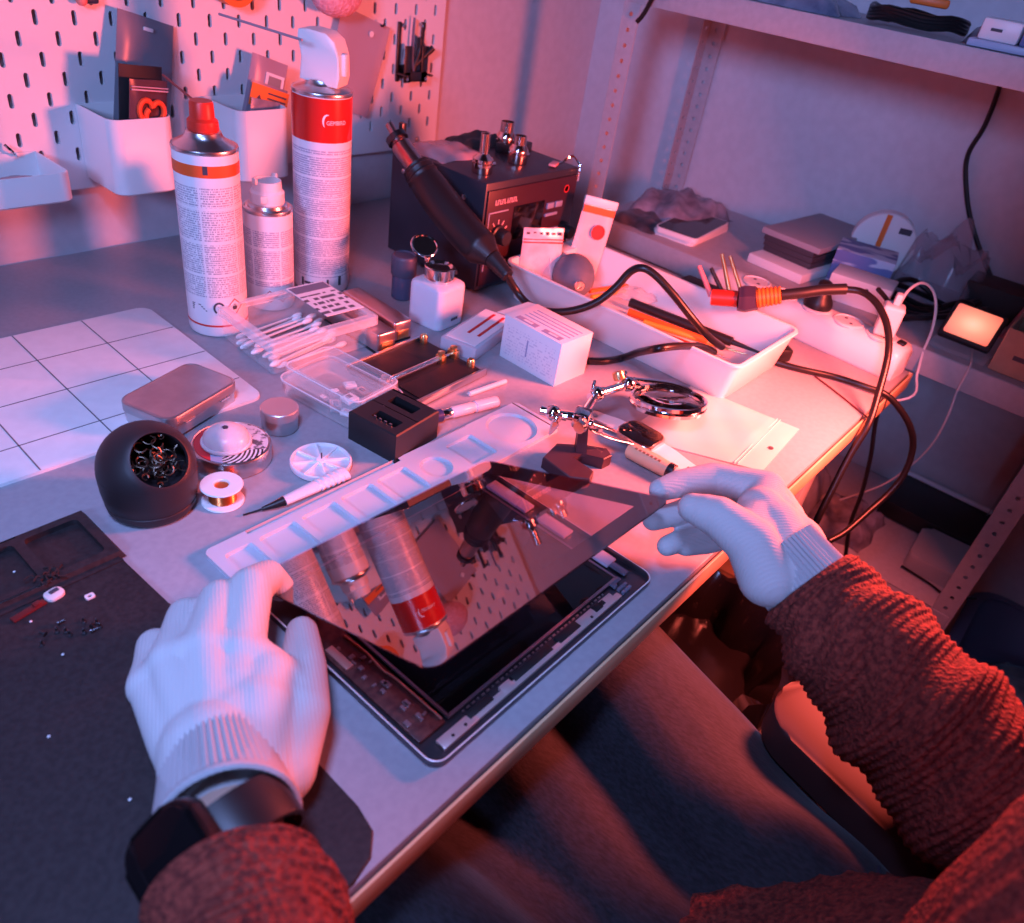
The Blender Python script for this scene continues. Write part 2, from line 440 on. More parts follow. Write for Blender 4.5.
# stack of flat boxes
sx, sy = 1.255, .385
flatbox('flat_box', 'flat white box at the bottom of the stack on the shelf', 'box', (sx - .005, sy), (.20, .095, .014), -.12, M_paper, 'stacked flat boxes')
zz = MZ + .014
for i, lb in enumerate(('lowest', 'middle', 'uppermost')):
    flatbox('hard_drive', lb + ' dark drive in the stack of flat boxes on the shelf', 'hard drive', (sx + .012, sy + .004 * i), (.165, .085, .0085), -.14 + .03 * i, mat('drive grey', (.05, .048, .06), .5), 'stacked drives', z=zz + .0001); zz += .0086
flatbox('flat_carton', 'wide grey flat carton on top of the dark drives', 'box', (sx + .02, sy + .004), (.185, .10, .009), -.1, mat('grey card', (.34, .33, .36), .7), 'stacked flat boxes', z=zz + .0001)
# disc spool, blue box, white box, clear bag
t = thing('disc_spool', 'white round spool with an orange stripe standing behind the blue box', 'spool', (1.325, .305, MZ), 0, rot=(0, 0, .35))
b = MB(); b.lathe([(0, -.014), (.046, -.014), (.048, -.012), (.048, .012), (.046, .014), (0, .014)], (0, 0, .0485), 40, Matrix.Rotation(-PI / 2, 3, 'Y')); b.build('disc', M_whitep, t)
b = MB(); b.box((-.0146, .006, .05), (.0014, .008, .088)); tag(b.build('stripe', M_orange, t), 'orange stripe')
b = MB(); b.box((-.0146, -.024, .075), (.0014, .018, .009)); tag(b.build('slot', M_ink, t), 'dark slot')
flatbox('blue_box', 'blue and white small carton on the shelf in front of the disc spool', 'box', (1.245, .300), (.07, .085, .052), .25, printed('blue carton', (.16, .19, .42), (.6, .62, .75), (30, 12, 60)))
flatbox('white_carton', 'plain pale carton behind the power strip plug', 'box', (1.165, .27), (.055, .085, .038), .15, M_paper)
crumple('clear_bag', 'clear crinkled bag leaning on the wall beside the disc spool', 'plastic bag', (1.322, .205), (.10, .12, .125), mat('crinkled film', (.42, .38, .45), .18, alpha=.30), 11, top=.8)
# coil of black cables
b = MB(); rnd = random.Random(4)
pts = [Vector((1.205 + .055 * math.cos(a * 1.07) * (1 + .25 * math.sin(a * 2.3)), .19 + .06 * math.sin(a) * (1 + .2 * math.cos(a * 1.7)), MZ + .006 + .012 * (1 + math.sin(a * 1.9)) )) for a in [k * .55 for k in range(46)]]
b.tube(pts, .004, 8, 3); tag(b.build('coiled_cable', M_cable), 'tangle of black cable lying on the shelf beside the glowing lamp', 'cable')
# little lamp glowing orange
c = W(960, 350, MZ)
t = thing('led_lamp', 'small lit lamp with a glowing orange face on the shelf', 'lamp', (c.x, c.y, MZ), .0)
Mx = Matrix.Rotation(.9, 4, 'Y')
b = MB(); b.box((0, 0, .034), (.012, .066, .052), bevel=.003, M=Matrix.Rotation(.75, 4, 'Y') @ Matrix.Rotation(0, 4, 'Z')); b.build('housing', M_blackm, t)
mm = mat('glowing diffuser', (.8, .5, .4), .5); tt = NT(mm)
lw = tt.n('ShaderNodeTexGradient', gradient_type='SPHERICAL'); tt.l(tt.coord(scale=(1, 24, 32), loc=(0, 0, 0)), lw.inputs['Vector'])
tt.l(tt.ramp(lw.outputs['Fac'], [(0, (1, .10, .04)), (.55, (1, .36, .18)), (1, (1, .68, .42))]), tt.b.inputs['Emission Color']); tt.b.inputs['Emission Strength'].default_value = .95
b = MB(); b.prism(rrect(.056, .043, .003), 0, .0015)
o = b.build('diffuser', mm, t)
Rr = Matrix.Rotation(.75, 4, 'Y')
me = o.data
me.transform(Matrix(((0, 0, -1, 0), (1, 0, 0, 0), (0, 1, 0, 0), (0, 0, 0, 1))))
o.matrix_local = Matrix.Translation((0, 0, .034)) @ Rr @ Matrix.Translation((-.0062, 0, 0))
b = MB(); b.box((-.008, 0, .003), (.04, .074, .006), bevel=.001); b.build('base', M_clear, t)
# cardboard box with print and a pink bag on it
t = thing('cardboard_box', 'open brown cardboard box with dark print at the shelf front edge', 'box', (1.158, .025, MZ), .0)
b = MB(); tray_mesh(b, .10, .094, .058, .003, .002); b.build('box_body', M_card, t)
b = MB()
for (y, s, z) in (('lab', .014, .026), ('line', .009, .012)):
    pass
fn = lambda x, y: (-.0504, .045 - x, y)
for k, (x0, z, w, h) in enumerate(((.035, .026, .03, .007), (.018, .016, .034, .006), (.055, .015, .026, .006), (.05, .006, .03, .005))):
    b.box((-.0503, .042 - x0 * .85 - w / 2, z + .006 + h / 2), (.0006, w, h))
tag(b.build('print', M_ink, t), 'dark printed lines')
b = MB(); b.box((0, 0, .008), (.088, .082, .014)); b.build('contents', M_blackm, t)
crumple('pink_bag', 'pinkish crinkled bag standing behind the cardboard box', 'plastic bag', (1.29, .035), (.09, .10, .075), noisy('pink film', (.45, .2, .24), (.6, .32, .36), 30, .3), 21)
flatbox('black_case', 'long black case at the back of the shelf behind the glowing lamp', 'case', (1.335, .10), (.07, .13, .045), .05, M_blackm)
# top shelf
def onlip(px, py, x): p = onX(px, py, x); return p
crumple('blue_parts_bag', 'bluish bag of parts on the upper shelf, near the black upright cable', 'plastic bag', (1.17, .50), (.13, .16, .03), noisy('blue film', (.12, .14, .22), (.30, .32, .42), 30, .25), 31, z=TZ)
b = MB(); pts = [Vector((1.165 + (.045 + .004 * math.sin(3 * a)) * math.cos(a), .335 + (.062 + .004 * math.cos(2 * a)) * math.sin(a), TZ + .0065 + .0035 * (a / 6.3) + .002 * math.sin(5 * a))) for a in [k * .4 for k in range(60)]]
b.tube(pts, .0032, 8, 2); t = tag(b.build('cable_coil', M_cable), 'black coiled cable with an orange plug on the upper shelf', 'cable')
b = MB(); b.box((1.15, .325, TZ + .033), (.016, .045, .010), .3, .003); tag(b.build('plug', M_orange, t), 'orange plug')
crumple('dark_bag', 'dark shiny bag of cables on the upper shelf behind the adapter', 'plastic bag', (1.2, .215), (.12, .12, .03), M_bagd, 33, z=TZ)
t = thing('wall_switch', 'white and blue switch module with a red button at the upper shelf edge', 'switch', (1.128, .215, TZ), .1)
b = MB(); b.box((0, 0, .004), (.05, .085, .008), bevel=.002); b.build('base', mat('pale blue plastic', (.45, .50, .66), .4), t)
b = MB(); b.box((0, .014, .019), (.044, .042, .022), bevel=.003); b.build('module', M_whitep, t)
b = MB(); b.box((0, -.028, .019), (.044, .038, .022), bevel=.003); s_ = b.build('switch_body', mat('blue plastic', (.12, .17, .36), .4), t)
b = MB(); b.lathe([(.010, 0), (.010, .003), (.007, .004), (0, .004)], (-.022, -.028, .019), 16, Matrix.Rotation(-PI / 2, 3, 'Y')); tag(b.build('button', M_red, s_), 'red button')
b = MB(); b.box((-.0222, .018, .019), (.0008, .012, .003)); b.build('mark', M_ink, t)
# low shelf
c = W(928, 517, LZ)
t = thing('router', 'black router with a pale front bar on the lower shelf', 'router', (1.315, .045, LZ + .001), 0)
b = MB(); b.box((0, 0, .016), (.12, .155, .030), bevel=.003); b.build('body', M_black, t)
b = MB(); b.box((.057, .0, .0345), (.010, .145, .007), bevel=.003); tag(b.build('pale_bar', mat('pale bar', (.92, .92, .97), .2), t), 'pale glossy bar')
for y in (-.05, -.035, -.02):
    b = MB(); b.lathe([(.004, 0), (.004, .001), (0, .0015)], (-.06, y, .014), 10, Matrix.Rotation(-PI / 2, 3, 'Y')); b.build('socket', M_gold, t)
t = thing('adapter_box', 'pale grey plastic box lying in front of the router on the lower shelf', 'box', (1.20, .0, LZ), .05)
b = MB(); b.prism(rrect(.10, .09, .014), 0, .028, .006, 3); b.build('body', mat('grey abs', (.36, .35, .36), .5), t)
b = MB(); b.tube([(-.055, .045, .004), (-.062, 0, .003), (-.07, -.03, .003), (-.04, -.065, .003)], .002, 8, 5); tag(b.build('lead', M_cable, t), 'thin black lead')
crumple('clear_pouch', 'grey translucent pouch on the lower shelf behind the hanging cables', 'plastic bag', (1.19, .30), (.16, .20, .10), noisy('grey film', (.20, .19, .22), (.42, .4, .45), 14, .2), 41, z=LZ)
crumple('grey_pouch', 'second grey pouch on the lower shelf, nearest the router', 'plastic bag', (1.18, .15), (.12, .10, .05), M_bagd, 43, z=LZ)
# black cable on the wall, loop at the rack top
b = MB(); b.tube([onX(px, py, WX - .012) for px, py in ((1010, 40), (1000, 85), (985, 125), (968, 155), (966, 185), (972, 225), (990, 275), (1010, 312), (1012, 330))], .0036, 8, 6)
tag(b.build('wall_cable', M_cable), 'black cable hanging down the side wall behind the shelves', 'cable')
b = MB(); b.tube([Vector((1.20, .56, TZ + .0044)), Vector((1.15, .60, TZ + .0046)), Vector((1.10, .640, TZ + .0075)), Vector((1.079, .655, TZ))] + [onX(px, py, SX - .009) for px, py in ((645, 12), (637, 22))], .0034, 8, 6)
tag(b.build('upright_cable', M_cable), 'short black cable looped over the front rack upright', 'cable')

# ------------------------------------------------------------------ floor things
t = thing('storage_tub', 'grey translucent storage tub on the floor past the rack upright', 'storage tub', (1.205, -.31, 0), .0)
b = MB(); tray_mesh(b, .34, .46, .30, .004, .05, taper=.03)
b.build('tub_body', mat('grey tub', (.13, .14, .22), .35), t)
b = MB(); b.loops([[(p[0] * k, p[1] * k, z) for p in rrect(.352, .472, .052)] for k, z in ((.985, .288), (1.0, .290), (1.0, .302), (.985, .304))]); 
bm_ = b
b.bm.free()
b = MB(); b.loops([[(p[0], p[1], z) for p in rrect(w, h, r)] for w, h, z, r in ((.345, .465, .290, .05), (.368, .488, .290, .058), (.368, .488, .300, .058), (.330, .450, .304, .046), (.330, .450, .300, .046))] , False, False); b.build('rim', mat('grey tub', (.13, .14, .22), .35), t)
crumple('foil_bag', 'teal and silver shiny bag inside the storage tub', 'plastic bag', (1.19, -.24), (.20, .22, .10), noisy('teal foil', (.04, .16, .18), (.45, .6, .6), 12, .15, .8, .006, metal=.6), 51, z=.225)
crumple('dark_sack', 'dark red brown sack at the bottom of the storage tub', 'plastic bag', (1.205, -.31), (.27, .37, .22), noisy('brown sack', (.05, .02, .02), (.12, .05, .04), 12, .4), 53, z=.006)
# waste bin with black bag
c = W(690, 630, .42)
t = thing('waste_bin', 'dark waste bin lined with a shiny black bag under the desk', 'bin', (c.x, c.y, 0))
b = MB(); b.lathe([(0, 0), (.105, 0), (.115, .01), (.135, .40), (.137, .405), (.132, .405), (.112, .014), (0, .012)], (0, 0, 0), 36); b.build('bin_body', M_blackm, t)
b = MB(); rnd = random.Random(2); rings = []
for k, (r, z) in enumerate(((.125, .34), (.141, .36), (.146, .40), (.140, .428), (.128, .43), (.112, .40), (.10, .35))):
    rings.append([((r + .007 * math.sin(a * 9 + k * 1.3) + .004 * math.sin(a * 17 - k)) * math.cos(a), (r + .007 * math.sin(a * 9 + k * 1.3) + .004 * math.sin(a * 17 - k)) * math.sin(a), z + .008 * math.sin(a * 7 + k)) for a in [2 * PI * i / 72 for i in range(72)]])
b.loops(rings, False, True); tag(b.build('bin_liner', mat('black bin bag', (.012, .010, .012), .16), t), 'shiny black bag')
# brown carton
t = thing('moving_carton', 'brown cardboard carton on the floor beside the waste bin', 'box', (1.19, .22, 0), .1)
b = MB(); tray_mesh(b, .19, .30, .26, .004, .003); b.build('carton_body', M_card, t)
b = MB(); b.box((0, .075, .262), (.19, .148, .003), rz=0, bevel=.0005); b.box((0, -.075, .262), (.19, .148, .003), bevel=.0005); b.build('flap', M_card, t)
# ------------------------------------------------------------------ print helpers
def cyl_print(name, base, ink, r, cols, gap, zlo, zhi, block=.034, rowp=.0023, off=0, dens=.46, rough=.35):
    """label with rows of tiny unreadable print wrapped round a can (object space, angle 0 = local +X)"""
    if name in MATS: return MATS[name]
    m = mat(name, base, rough); t = NT(m); c = t.n('ShaderNodeTexCoord'); s = t.n('ShaderNodeSeparateXYZ'); t.l(c.outputs['Object'], s.inputs[0])
    arc = t.math('MULTIPLY', t.math('ARCTAN2', s.outputs[1], s.outputs[0]), r)
    z = s.outputs[2]
    rows = t.math('LESS_THAN', t.math('FRACT', t.math('DIVIDE', z, rowp)), .60)
    ri = t.math('FLOOR', t.math('DIVIDE', z, rowp))
    cb = t.n('ShaderNodeCombineXYZ'); t.l(t.math('MULTIPLY', arc, 900), cb.inputs[0]); t.l(t.math('MULTIPLY', ri, 7.31), cb.inputs[1])
    nz = t.n('ShaderNodeTexNoise'); nz.inputs['Scale'].default_value = 1; nz.inputs['Detail'].default_value = 1; t.l(cb.outputs[0], nz.inputs['Vector'])
    word = t.math('GREATER_THAN', nz.outputs['Fac'], dens)
    colm = t.math('GREATER_THAN', t.math('FRACT', t.math('DIVIDE', t.math('ADD', arc, off + 1), cols)), gap)
    blk = t.math('GREATER_THAN', t.math('FRACT', t.math('DIVIDE', z, block)), .09)
    lim = t.math('MULTIPLY', t.math('GREATER_THAN', z, zlo), t.math('LESS_THAN', z, zhi))
    f = t.math('MULTIPLY', t.math('MULTIPLY', rows, word), t.math('MULTIPLY', t.math('MULTIPLY', colm, blk), lim))
    t.l(t.mix(t.math('MULTIPLY', f, .62), base, ink), t.b.inputs['Base Color']); return m
def face_print(name, base, ink, axu, axv, u0, u1, v0, v1, rowp=.003, dens=.5, k=.6, rough=.6, wscale=500):
    """the same for a flat face; axu / axv = object axes of reading and line direction"""
    if name in MATS: return MATS[name]
    m = mat(name, base, rough); t = NT(m); c = t.n('ShaderNodeTexCoord'); s = t.n('ShaderNodeSeparateXYZ'); t.l(c.outputs['Object'], s.inputs[0])
    u, v = s.outputs[axu], s.outputs[axv]
    rows = t.math('LESS_THAN', t.math('FRACT', t.math('DIVIDE', v, rowp)), .5); ri = t.math('FLOOR', t.math('DIVIDE', v, rowp))
    cb = t.n('ShaderNodeCombineXYZ'); t.l(t.math('MULTIPLY', u, wscale), cb.inputs[0]); t.l(t.math('MULTIPLY', ri, 5.17), cb.inputs[1])
    nz = t.n('ShaderNodeTexNoise'); nz.inputs['Scale'].default_value = 1; nz.inputs['Detail'].default_value = 1; t.l(cb.outputs[0], nz.inputs['Vector'])
    f = t.math('MULTIPLY', rows, t.math('GREATER_THAN', nz.outputs['Fac'], dens))
    for a, lo, hi in ((u, u0, u1), (v, v0, v1)): f = t.math('MULTIPLY', f, t.math('MULTIPLY', t.math('GREATER_THAN', a, lo), t.math('LESS_THAN', a, hi)))
    t.l(t.mix(t.math('MULTIPLY', f, k), base, ink), t.b.inputs['Base Color']); return m
def face_cam(x, y): return math.atan2(CAM.y - y, CAM.x - x)
def oncyl(R, th0, h): return lambda x, y: (R * math.cos(th0 + x / R), R * math.sin(th0 + x / R), h + y)
def diamond(mb, fn, s, w):
    o = [(s, 0), (0, s), (-s, 0), (0, -s)]; i = [(q[0] * (1 - w / s), q[1] * (1 - w / s)) for q in o]
    for k in range(4): mb.poly([fn(*o[k]), fn(*o[(k + 1) % 4]), fn(*i[(k + 1) % 4]), fn(*i[k])])
# ------------------------------------------------------------------ spray cans
def can_body(r, h, dome, collar, mats, root, label_mat):
    b = MB(); b.lathe([(0, .0006), (r * .86, 0), (r * .97, .0012), (r, .004), (r, h - .003), (r * .985, h)], seg=56); b.build('can_body', label_mat, root)
    b = MB(); b.lathe([(r * .93, h - .001), (r * 1.005, h - .0005), (r * 1.02, h + .0012), (r * 1.005, h + .003), (r * .95, h + .003), (r * .90, h + .0045), (r * .62, h + dome * .75), (collar + .003, h + dome), (collar + .002, h + dome + .003), (collar, h + dome + .004), (0, h + dome + .004)], seg=56)
    b.build('shoulder', M_steel, root)
def band(root, name, r, z0, z1, m):
    b = MB(); b.lathe([(r - .001, z0), (r + .0003, z0), (r + .0003, z1), (r - .001, z1)], seg=56)
    return b.build(name, m, root)
c = W(219.5, 325)
can = thing('spray_can', 'white aerosol can with an orange band and a red spray nozzle', 'spray can', (c.x, c.y, DZ), face_cam(c.x, c.y))
R = .0305; H = .188
lab = cyl_print('white can label', (.74, .74, .76), (.10, .11, .20), R, .0345, .05, .045, .158, off=.0105)
can_body(R, H, .012, .014, None, can, lab)
tag(band(can, 'colour_band', R, .1675, .1785, mat('red orange print', (.75, .10, .02), .4)), 'orange band'); tag(band(can, 'red_line', R, .0125, .0145, M_inkr), 'thin red line')
b = MB(); b.lathe([(.0135, 0), (.0145, .0015), (.0140, .009), (.0112, .0115), (.0108, .024), (.0098, .026), (0, .026)], (0, 0, H + .0155), 32); nz_ = tag(b.build('nozzle', M_red, can), 'red nozzle')
L = Matrix.Rotation(-face_cam(c.x, c.y), 3, 'Z')
e = L @ (V(163, 75, .80) - Vector((c.x, c.y, DZ)))
b = MB(); b.cyl((0, 0, H + .036), e, .0012, seg=8); tag(b.build('straw', mat('dark red straw', (.22, .02, .02), .4), can), 'thin red straw')
b = MB(); fn = oncyl(R + .0004, .58, .034); diamond(b, fn, .0095, .0013); b.build('hazard_sign', M_inkr, can)
b = MB(); fn = oncyl(R + .0004, .58, .034)
b.poly([fn(*p) for p in ((-.002, -.003), (.002, -.003), (.0028, 0), (0, .004), (-.0028, 0))]); fn = oncyl(R + .0004, .04, .034)
for k in range(8):
    a0, a1 = .5 + k * .45, .5 + (k + 1) * .45
    b.poly([fn(.006 * math.cos(a0), .007 * math.sin(a0)), fn(.006 * math.cos(a1), .007 * math.sin(a1)), fn(.004 * math.cos(a1), .005 * math.sin(a1)), fn(.004 * math.cos(a0), .005 * math.sin(a0))])
fn = oncyl(R + .0004, -.62, .030)
for k in range(4): b.poly([fn(*p) for p in ((-.009, .002 * k), (.008 - .002 * k, .002 * k), (.008 - .002 * k, .002 * k + .0011), (-.009, .002 * k + .0011))])
fn = oncyl(R + .0004, -.05, .1745)
b.poly([fn(*p) for p in ((-.0022, -.004), (.0022, -.004), (.0022, .004), (-.0022, .004))])
b.build('label_marks', M_ink, can)
c = W(271.5, 302)
can = thing('spray_can', 'small white aerosol can with an open white cap between the two tall cans', 'spray can', (c.x, c.y, DZ), face_cam(c.x, c.y))
R = .0262; H = .111
can_body(R, H, .004, .018, None, can, cyl_print('small can label', (.76, .76, .78), (.10, .12, .28), R, .031, .06, .030, .094, block=.036, off=.012, dens=.42))
b = MB(); b.lathe([(.0175, 0), (.0180, .001), (.0180, .012), (.0155, .0145), (.0150, .024), (.0135, .024), (.0130, .014), (0, .012)], (0, 0, H + .007), 40)
for a in (2.6, 5.4): b.box((.0158 * math.cos(a), .0158 * math.sin(a), H + .0315), (.003, .006, .006), a, .0006)
b.box((.0185, -.004, H + .015), (.003, .007, .008), .2, .001)
b.build('cap', M_whitep, can)
b = MB()
for a in (-.05, .50): diamond(b, oncyl(R + .0004, a, .0185), .0075, .0010)
b.build('hazard_sign', M_inkr, can)
b = MB(); fn = oncyl(R + .0004, -.05, .0185); b.poly([fn(*p) for p in ((-.002, -.0028), (.002, -.0028), (.0026, 0), (0, .0035), (-.0026, 0))])
fn = oncyl(R + .0004, .50, .0185); b.poly([fn(*p) for p in ((-.0006, -.001), (.0006, -.001), (.0009, .004), (-.0009, .004))]); b.poly([fn(*p) for p in ((-.0006, -.0034), (.0006, -.0034), (.0006, -.0022), (-.0006, -.0022))])
b.build('label_marks', M_ink, can)
c = W(322, 284)
can = thing('spray_can', 'tall white duster can with a red top band and a white trigger head', 'spray can', (c.x, c.y, DZ), face_cam(c.x, c.y))
R = .0325; H = .224
can_body(R, H, .010, .015, None, can, cyl_print('duster label', (.74, .74, .78), (.09, .11, .26), R, 1.0, .0, .022, .170, block=.0232, rowp=.0024, dens=.40))
tag(band(can, 'colour_band', R, .178, .2225, mat('red lacquer', (.62, .018, .012), .25)), 'red band')
b = MB(); fn = oncyl(R + .0006, .06, .199)
for k in range(14):                                      # crescent of the emblem
    a0, a1 = PI * .42 + k * .19, PI * .42 + (k + 1) * .19
    w = lambda a, k: .0011 * math.sin(PI * min(1, max(0, k / 14))) + .0002
    o = lambda a, k, s: fn((.0058 + s * w(a, k)) * math.cos(a) * .85 + .004, (.0072 + s * w(a, k)) * math.sin(a) + .001)
    b.poly([o(a0, k, 1), o(a1, k + 1, 1), o(a1, k + 1, -1), o(a0, k, -1)])
text_on(b, 'GEMBIRD', .0062, oncyl(R + .0006, .13, .197), squash=.92)
b.build('emblem', M_whitep, can)
b = MB(); fn = oncyl(R + .0004, -.5, .012)
for x0, x1, y0, y1 in ((-.006, .003, 0, .003), (-.010, -.007, -.003, .007), (.022, .0245, -.002, .008), (.037, .041, -.001, .011), (.004, .010, .001, .0035)): b.poly([fn(x0, y0), fn(x1, y0), fn(x1, y1), fn(x0, y1)])
b.build('label_marks', M_ink, can)
b = MB(); prof = [(-.0225, .000), (.019, -.004), (.0215, .006), (.0205, .026), (.0155, .040), (.006, .0465), (-.012, .0480), (-.0235, .0465), (-.0245, .040), (-.0205, .022)]
rings = []
for x in (-.0165, -.0155, .0155, .0165):
    k = .94 if abs(x) > .016 else 1
    rings.append([(x, y * k, H + .012 + z * k + (1 - k) * .02) for y, z in prof])
b.T = Matrix.Translation((0, .0035, 0)) @ Matrix.Rotation(-.38, 4, 'Z'); b.loops(rings)
b.build('trigger_head', M_whitep, can)
b = MB(); b.T = Matrix.Rotation(-.38, 4, 'Z'); b.box((0, .0255, H + .030), (.012, .006, .022), bevel=.002); b.build('trigger', M_whitep, can)
b = MB(); b.T = Matrix.Rotation(-.38, 4, 'Z'); b.lathe([(.005, 0), (.005, .004), (0, .004)], (0, -.0200, H + .052), 14, Matrix.Rotation(PI / 2, 3, 'X')); b.build('spray_outlet', M_whitep, can)
L = Matrix.Rotation(-face_cam(c.x, c.y), 3, 'Z'); o_ = Vector((c.x, c.y, DZ))
b = MB(); b.cyl(L @ (V(302, 40, .775) - o_), L @ (V(219, 14, .80) - o_), .0013, seg=8); tag(b.build('straw', mat('grey straw', (.35, .25, .30), .35), can), 'thin grey straw')

# ------------------------------------------------------------------ white grid mat, tin
gm = thing('grid_mat', 'white ruled mat divided into squares at the left end of the desk', 'mat', (.232, .676, DZ), math.radians(-1.5))
b = MB(); b.prism(rrect(.272, .228, .012, 6), 0, .0028, .0006); b.build('sheet', noisy('white board', (.70, .70, .71), (.74, .74, .75), 90, .5), gm)
b = MB()
for x in (-.065, .000, .066): b.box((x, 0, .00285), (.0011, .226, .0004))
for y in (-.072, -.008, .055): b.box((0, y, .00285), (.270, .0011, .0004))
tag(b.build('grid_lines', mat('grey line', (.16, .16, .18), .6), gm), 'dark grid lines', kind=None)
tn = thing('metal_tin', 'closed silver tin with rounded corners lying on the white grid mat', 'tin', (.294, .5815, DZ + .003), math.radians(17))
b = MB(); b.prism(rrect(.086, .056, .010, 6), 0, .0125, .0006); b.build('tin_base', M_steel, tn)
mt = noisy('worn tin', (.42, .38, .40), (.50, .47, .48), 40, .32, metal=.9)
b = MB(); b.loops([[(p[0], p[1], z) for p in rrect(w, h, r, 6)] for w, h, r, z in ((.0865, .0565, .0102, .0108), (.0890, .059, .0115, .0112), (.0890, .059, .0115, .0188), (.0880, .058, .011, .0200), (.0840, .054, .009, .0207), (.0835, .0535, .009, .0204))]); b.build('tin_lid', mt, tn)
for x in (-.022, .022):
    b = MB(); b.cyl((x - .006, -.0302, .0112), (x + .006, -.0302, .0112), .0011, seg=8); b.build('hinge', M_chrome, tn)

# ------------------------------------------------------------------ tip cleaner ball
c = W(147, 466, DZ + .037)
bc = thing('tip_cleaner', 'matt black ball-shaped soldering tip cleaner filled with wire wool', 'tip cleaner', (c.x, c.y, DZ))
mball = mat('dark soft plastic', (.022, .014, .016), .5)
ax = ((CAM - Vector((c.x, c.y, DZ + .0365))).normalized() * .90 + RM @ Vector((.38, .20, 0))).normalized(); Mq = ax.to_track_quat('Z', 'Y').to_matrix()
R = .0350; ha = .66; prof = []
for k in range(19): a = PI - (PI - ha) * k / 18; prof.append((R * math.sin(a), R * math.cos(a)))
prof += [(R * math.sin(ha) - .001, R * math.cos(ha) + .0002)]
for k in range(9): a = .70 + (PI - .70) * k / 8; prof.append((R * .90 * math.sin(a), R * .90 * math.cos(a)))
b = MB(); b.lathe(prof, (0, 0, .0365), 48, Mq)
bm_ = b.bm
cut = bmesh.ops.bisect_plane(bm_, geom=bm_.verts[:] + bm_.edges[:] + bm_.faces[:], plane_co=(0, 0, .0125), plane_no=(0, 0, 1), clear_inner=True)
b.build('shell', mball, bc)
b = MB(); b.lathe([(0, 0), (.0270, 0), (.0300, .0015), (.0322, .0055), (.0330, .0100), (.0324, .0106), (.0330, .0112), (.0345, .022), (.0351, .034), (.0351, .0365), (.0340, .0368), (0, .030)], seg=48); b.build('base_ring', mball, bc)
b = MB(); rnd = random.Random(9)
for k in range(70):
    a = rnd.uniform(0, 6.28); rr = rnd.uniform(0, .0185); q = Vector((rr * math.cos(a), rr * math.sin(a), rnd.uniform(.016, .0262)))
    th = rnd.uniform(0, 6.28); ra = rnd.uniform(.002, .0048); tl = rnd.uniform(-1, 1)
    pts = []
    for j in range(9):
        w = th + j * .62
        p = q + Vector((ra * math.cos(w), ra * math.sin(w), tl * ra * math.sin(w) + .0003 * j))
        if Vector((p.x, p.y)).length > .0195: p.x *= .9; p.y *= .9
        pts.append(Vector((0, 0, .0365)) + Mq @ p)
    b.tube(pts, .00055, 4, 1, flat=.4)
tag(b.build('wire_wool', mat('tarnished brass wool', (.13, .10, .075), .38, 1), bc), 'curly metal wool', kind='stuff')

# ------------------------------------------------------------------ patterned tin with a cap, pot, spool
c = W(232, 450, DZ + .008)
ft = thing('flux_tin', 'flat round tin with a zebra striped patterned lid beside the black ball', 'tin', (c.x, c.y, DZ), face_cam(c.x, c.y))
b = MB(); b.lathe([(0, 0), (.031, 0), (.0325, .001), (.0325, .0145), (.0318, .0158), (.0305, .0162), (.0300, .0156), (0, .0156)], seg=56); b.build('tin_body', M_steel, ft)
m = mat('patterned lid', (.6, .6, .6), .35); t = NT(m); co = t.n('ShaderNodeTexCoord'); s = t.n('ShaderNodeSeparateXYZ'); t.l(co.outputs['Object'], s.inputs[0])
wv = t.n('ShaderNodeTexWave', wave_type='RINGS', rings_direction='Z'); wv.inputs['Scale'].default_value = 95; wv.inputs['Distortion'].default_value = 1.5; t.l(t.coord(loc=(-.01, .012, 0)), wv.inputs['Vector'])
zeb = t.ramp(wv.outputs['Fac'], [(.48, (.03, .03, .03)), (.54, (.72, .72, .72))])
nz = t.n('ShaderNodeTexNoise'); nz.inputs['Scale'].default_value = 150; t.l(t.coord(), nz.inputs['Vector'])
pat = t.ramp(nz.outputs['Fac'], [(.44, (.10, .09, .10)), (.5, (.5, .45, .48)), (.56, (.65, .6, .62))])
front = t.math('GREATER_THAN', s.outputs[0], .013)
left = t.math('LESS_THAN', s.outputs[1], -.017)
blu = t.math('MULTIPLY', t.math('LESS_THAN', s.outputs[1], -.008), front)
col = t.mix(left, t.mix(blu, t.mix(front, pat, zeb), (.35, .42, .60)), (.60, .03, .04))
t.l(col, t.b.inputs['Base Color'])
b = MB(); b.lathe([(0, .0157), (.0298, .0157), (.0298, .0163), (0, .0163)], seg=48); b.build('lid_label', m, ft)
c2 = W(226, 437, DZ + .022)
fc = thing('bottle_stopper', 'frosted pale dome cap resting on the zebra striped tin', 'cap', (c2.x, c2.y, DZ + .0163))
b = MB(); b.lathe([(.0190, 0), (.0205, .0008), (.0207, .0022), (.0198, .0035), (.0190, .0036), (.0178, .0085), (.0140, .0125), (.0080, .0150), (.0030, .0158), (.0022, .0150), (0, .0140)], seg=48); b.build('dome', mat('frosted pink plastic', (.72, .62, .64), .3, sss=.3), fc)
b = MB(); b.lathe([(0, 0), (.0022, 0), (.0022, .0012), (0, .0012)], (0, 0, .0150), 10); b.build('hole', M_ink, fc)
c = W(280, 424, DZ + .004)
pt = thing('metal_pot', 'small round brushed aluminium pot with a flat lid', 'pot', (c.x, c.y, DZ))
b = MB(); b.lathe([(0, 0), (.0148, 0), (.0162, .0018), (.0162, .0150), (0, .0150)], seg=44); b.build('pot_body', M_steel, pt)
b = MB(); b.lathe([(0, .0146), (.0166, .0146), (.0168, .0152), (.0168, .0222), (.0160, .0230), (0, .0231)], seg=44); b.build('pot_lid', mat('satin aluminium', (.66, .62, .63), .38, .9), pt)
c = W(223, 500.5, DZ)
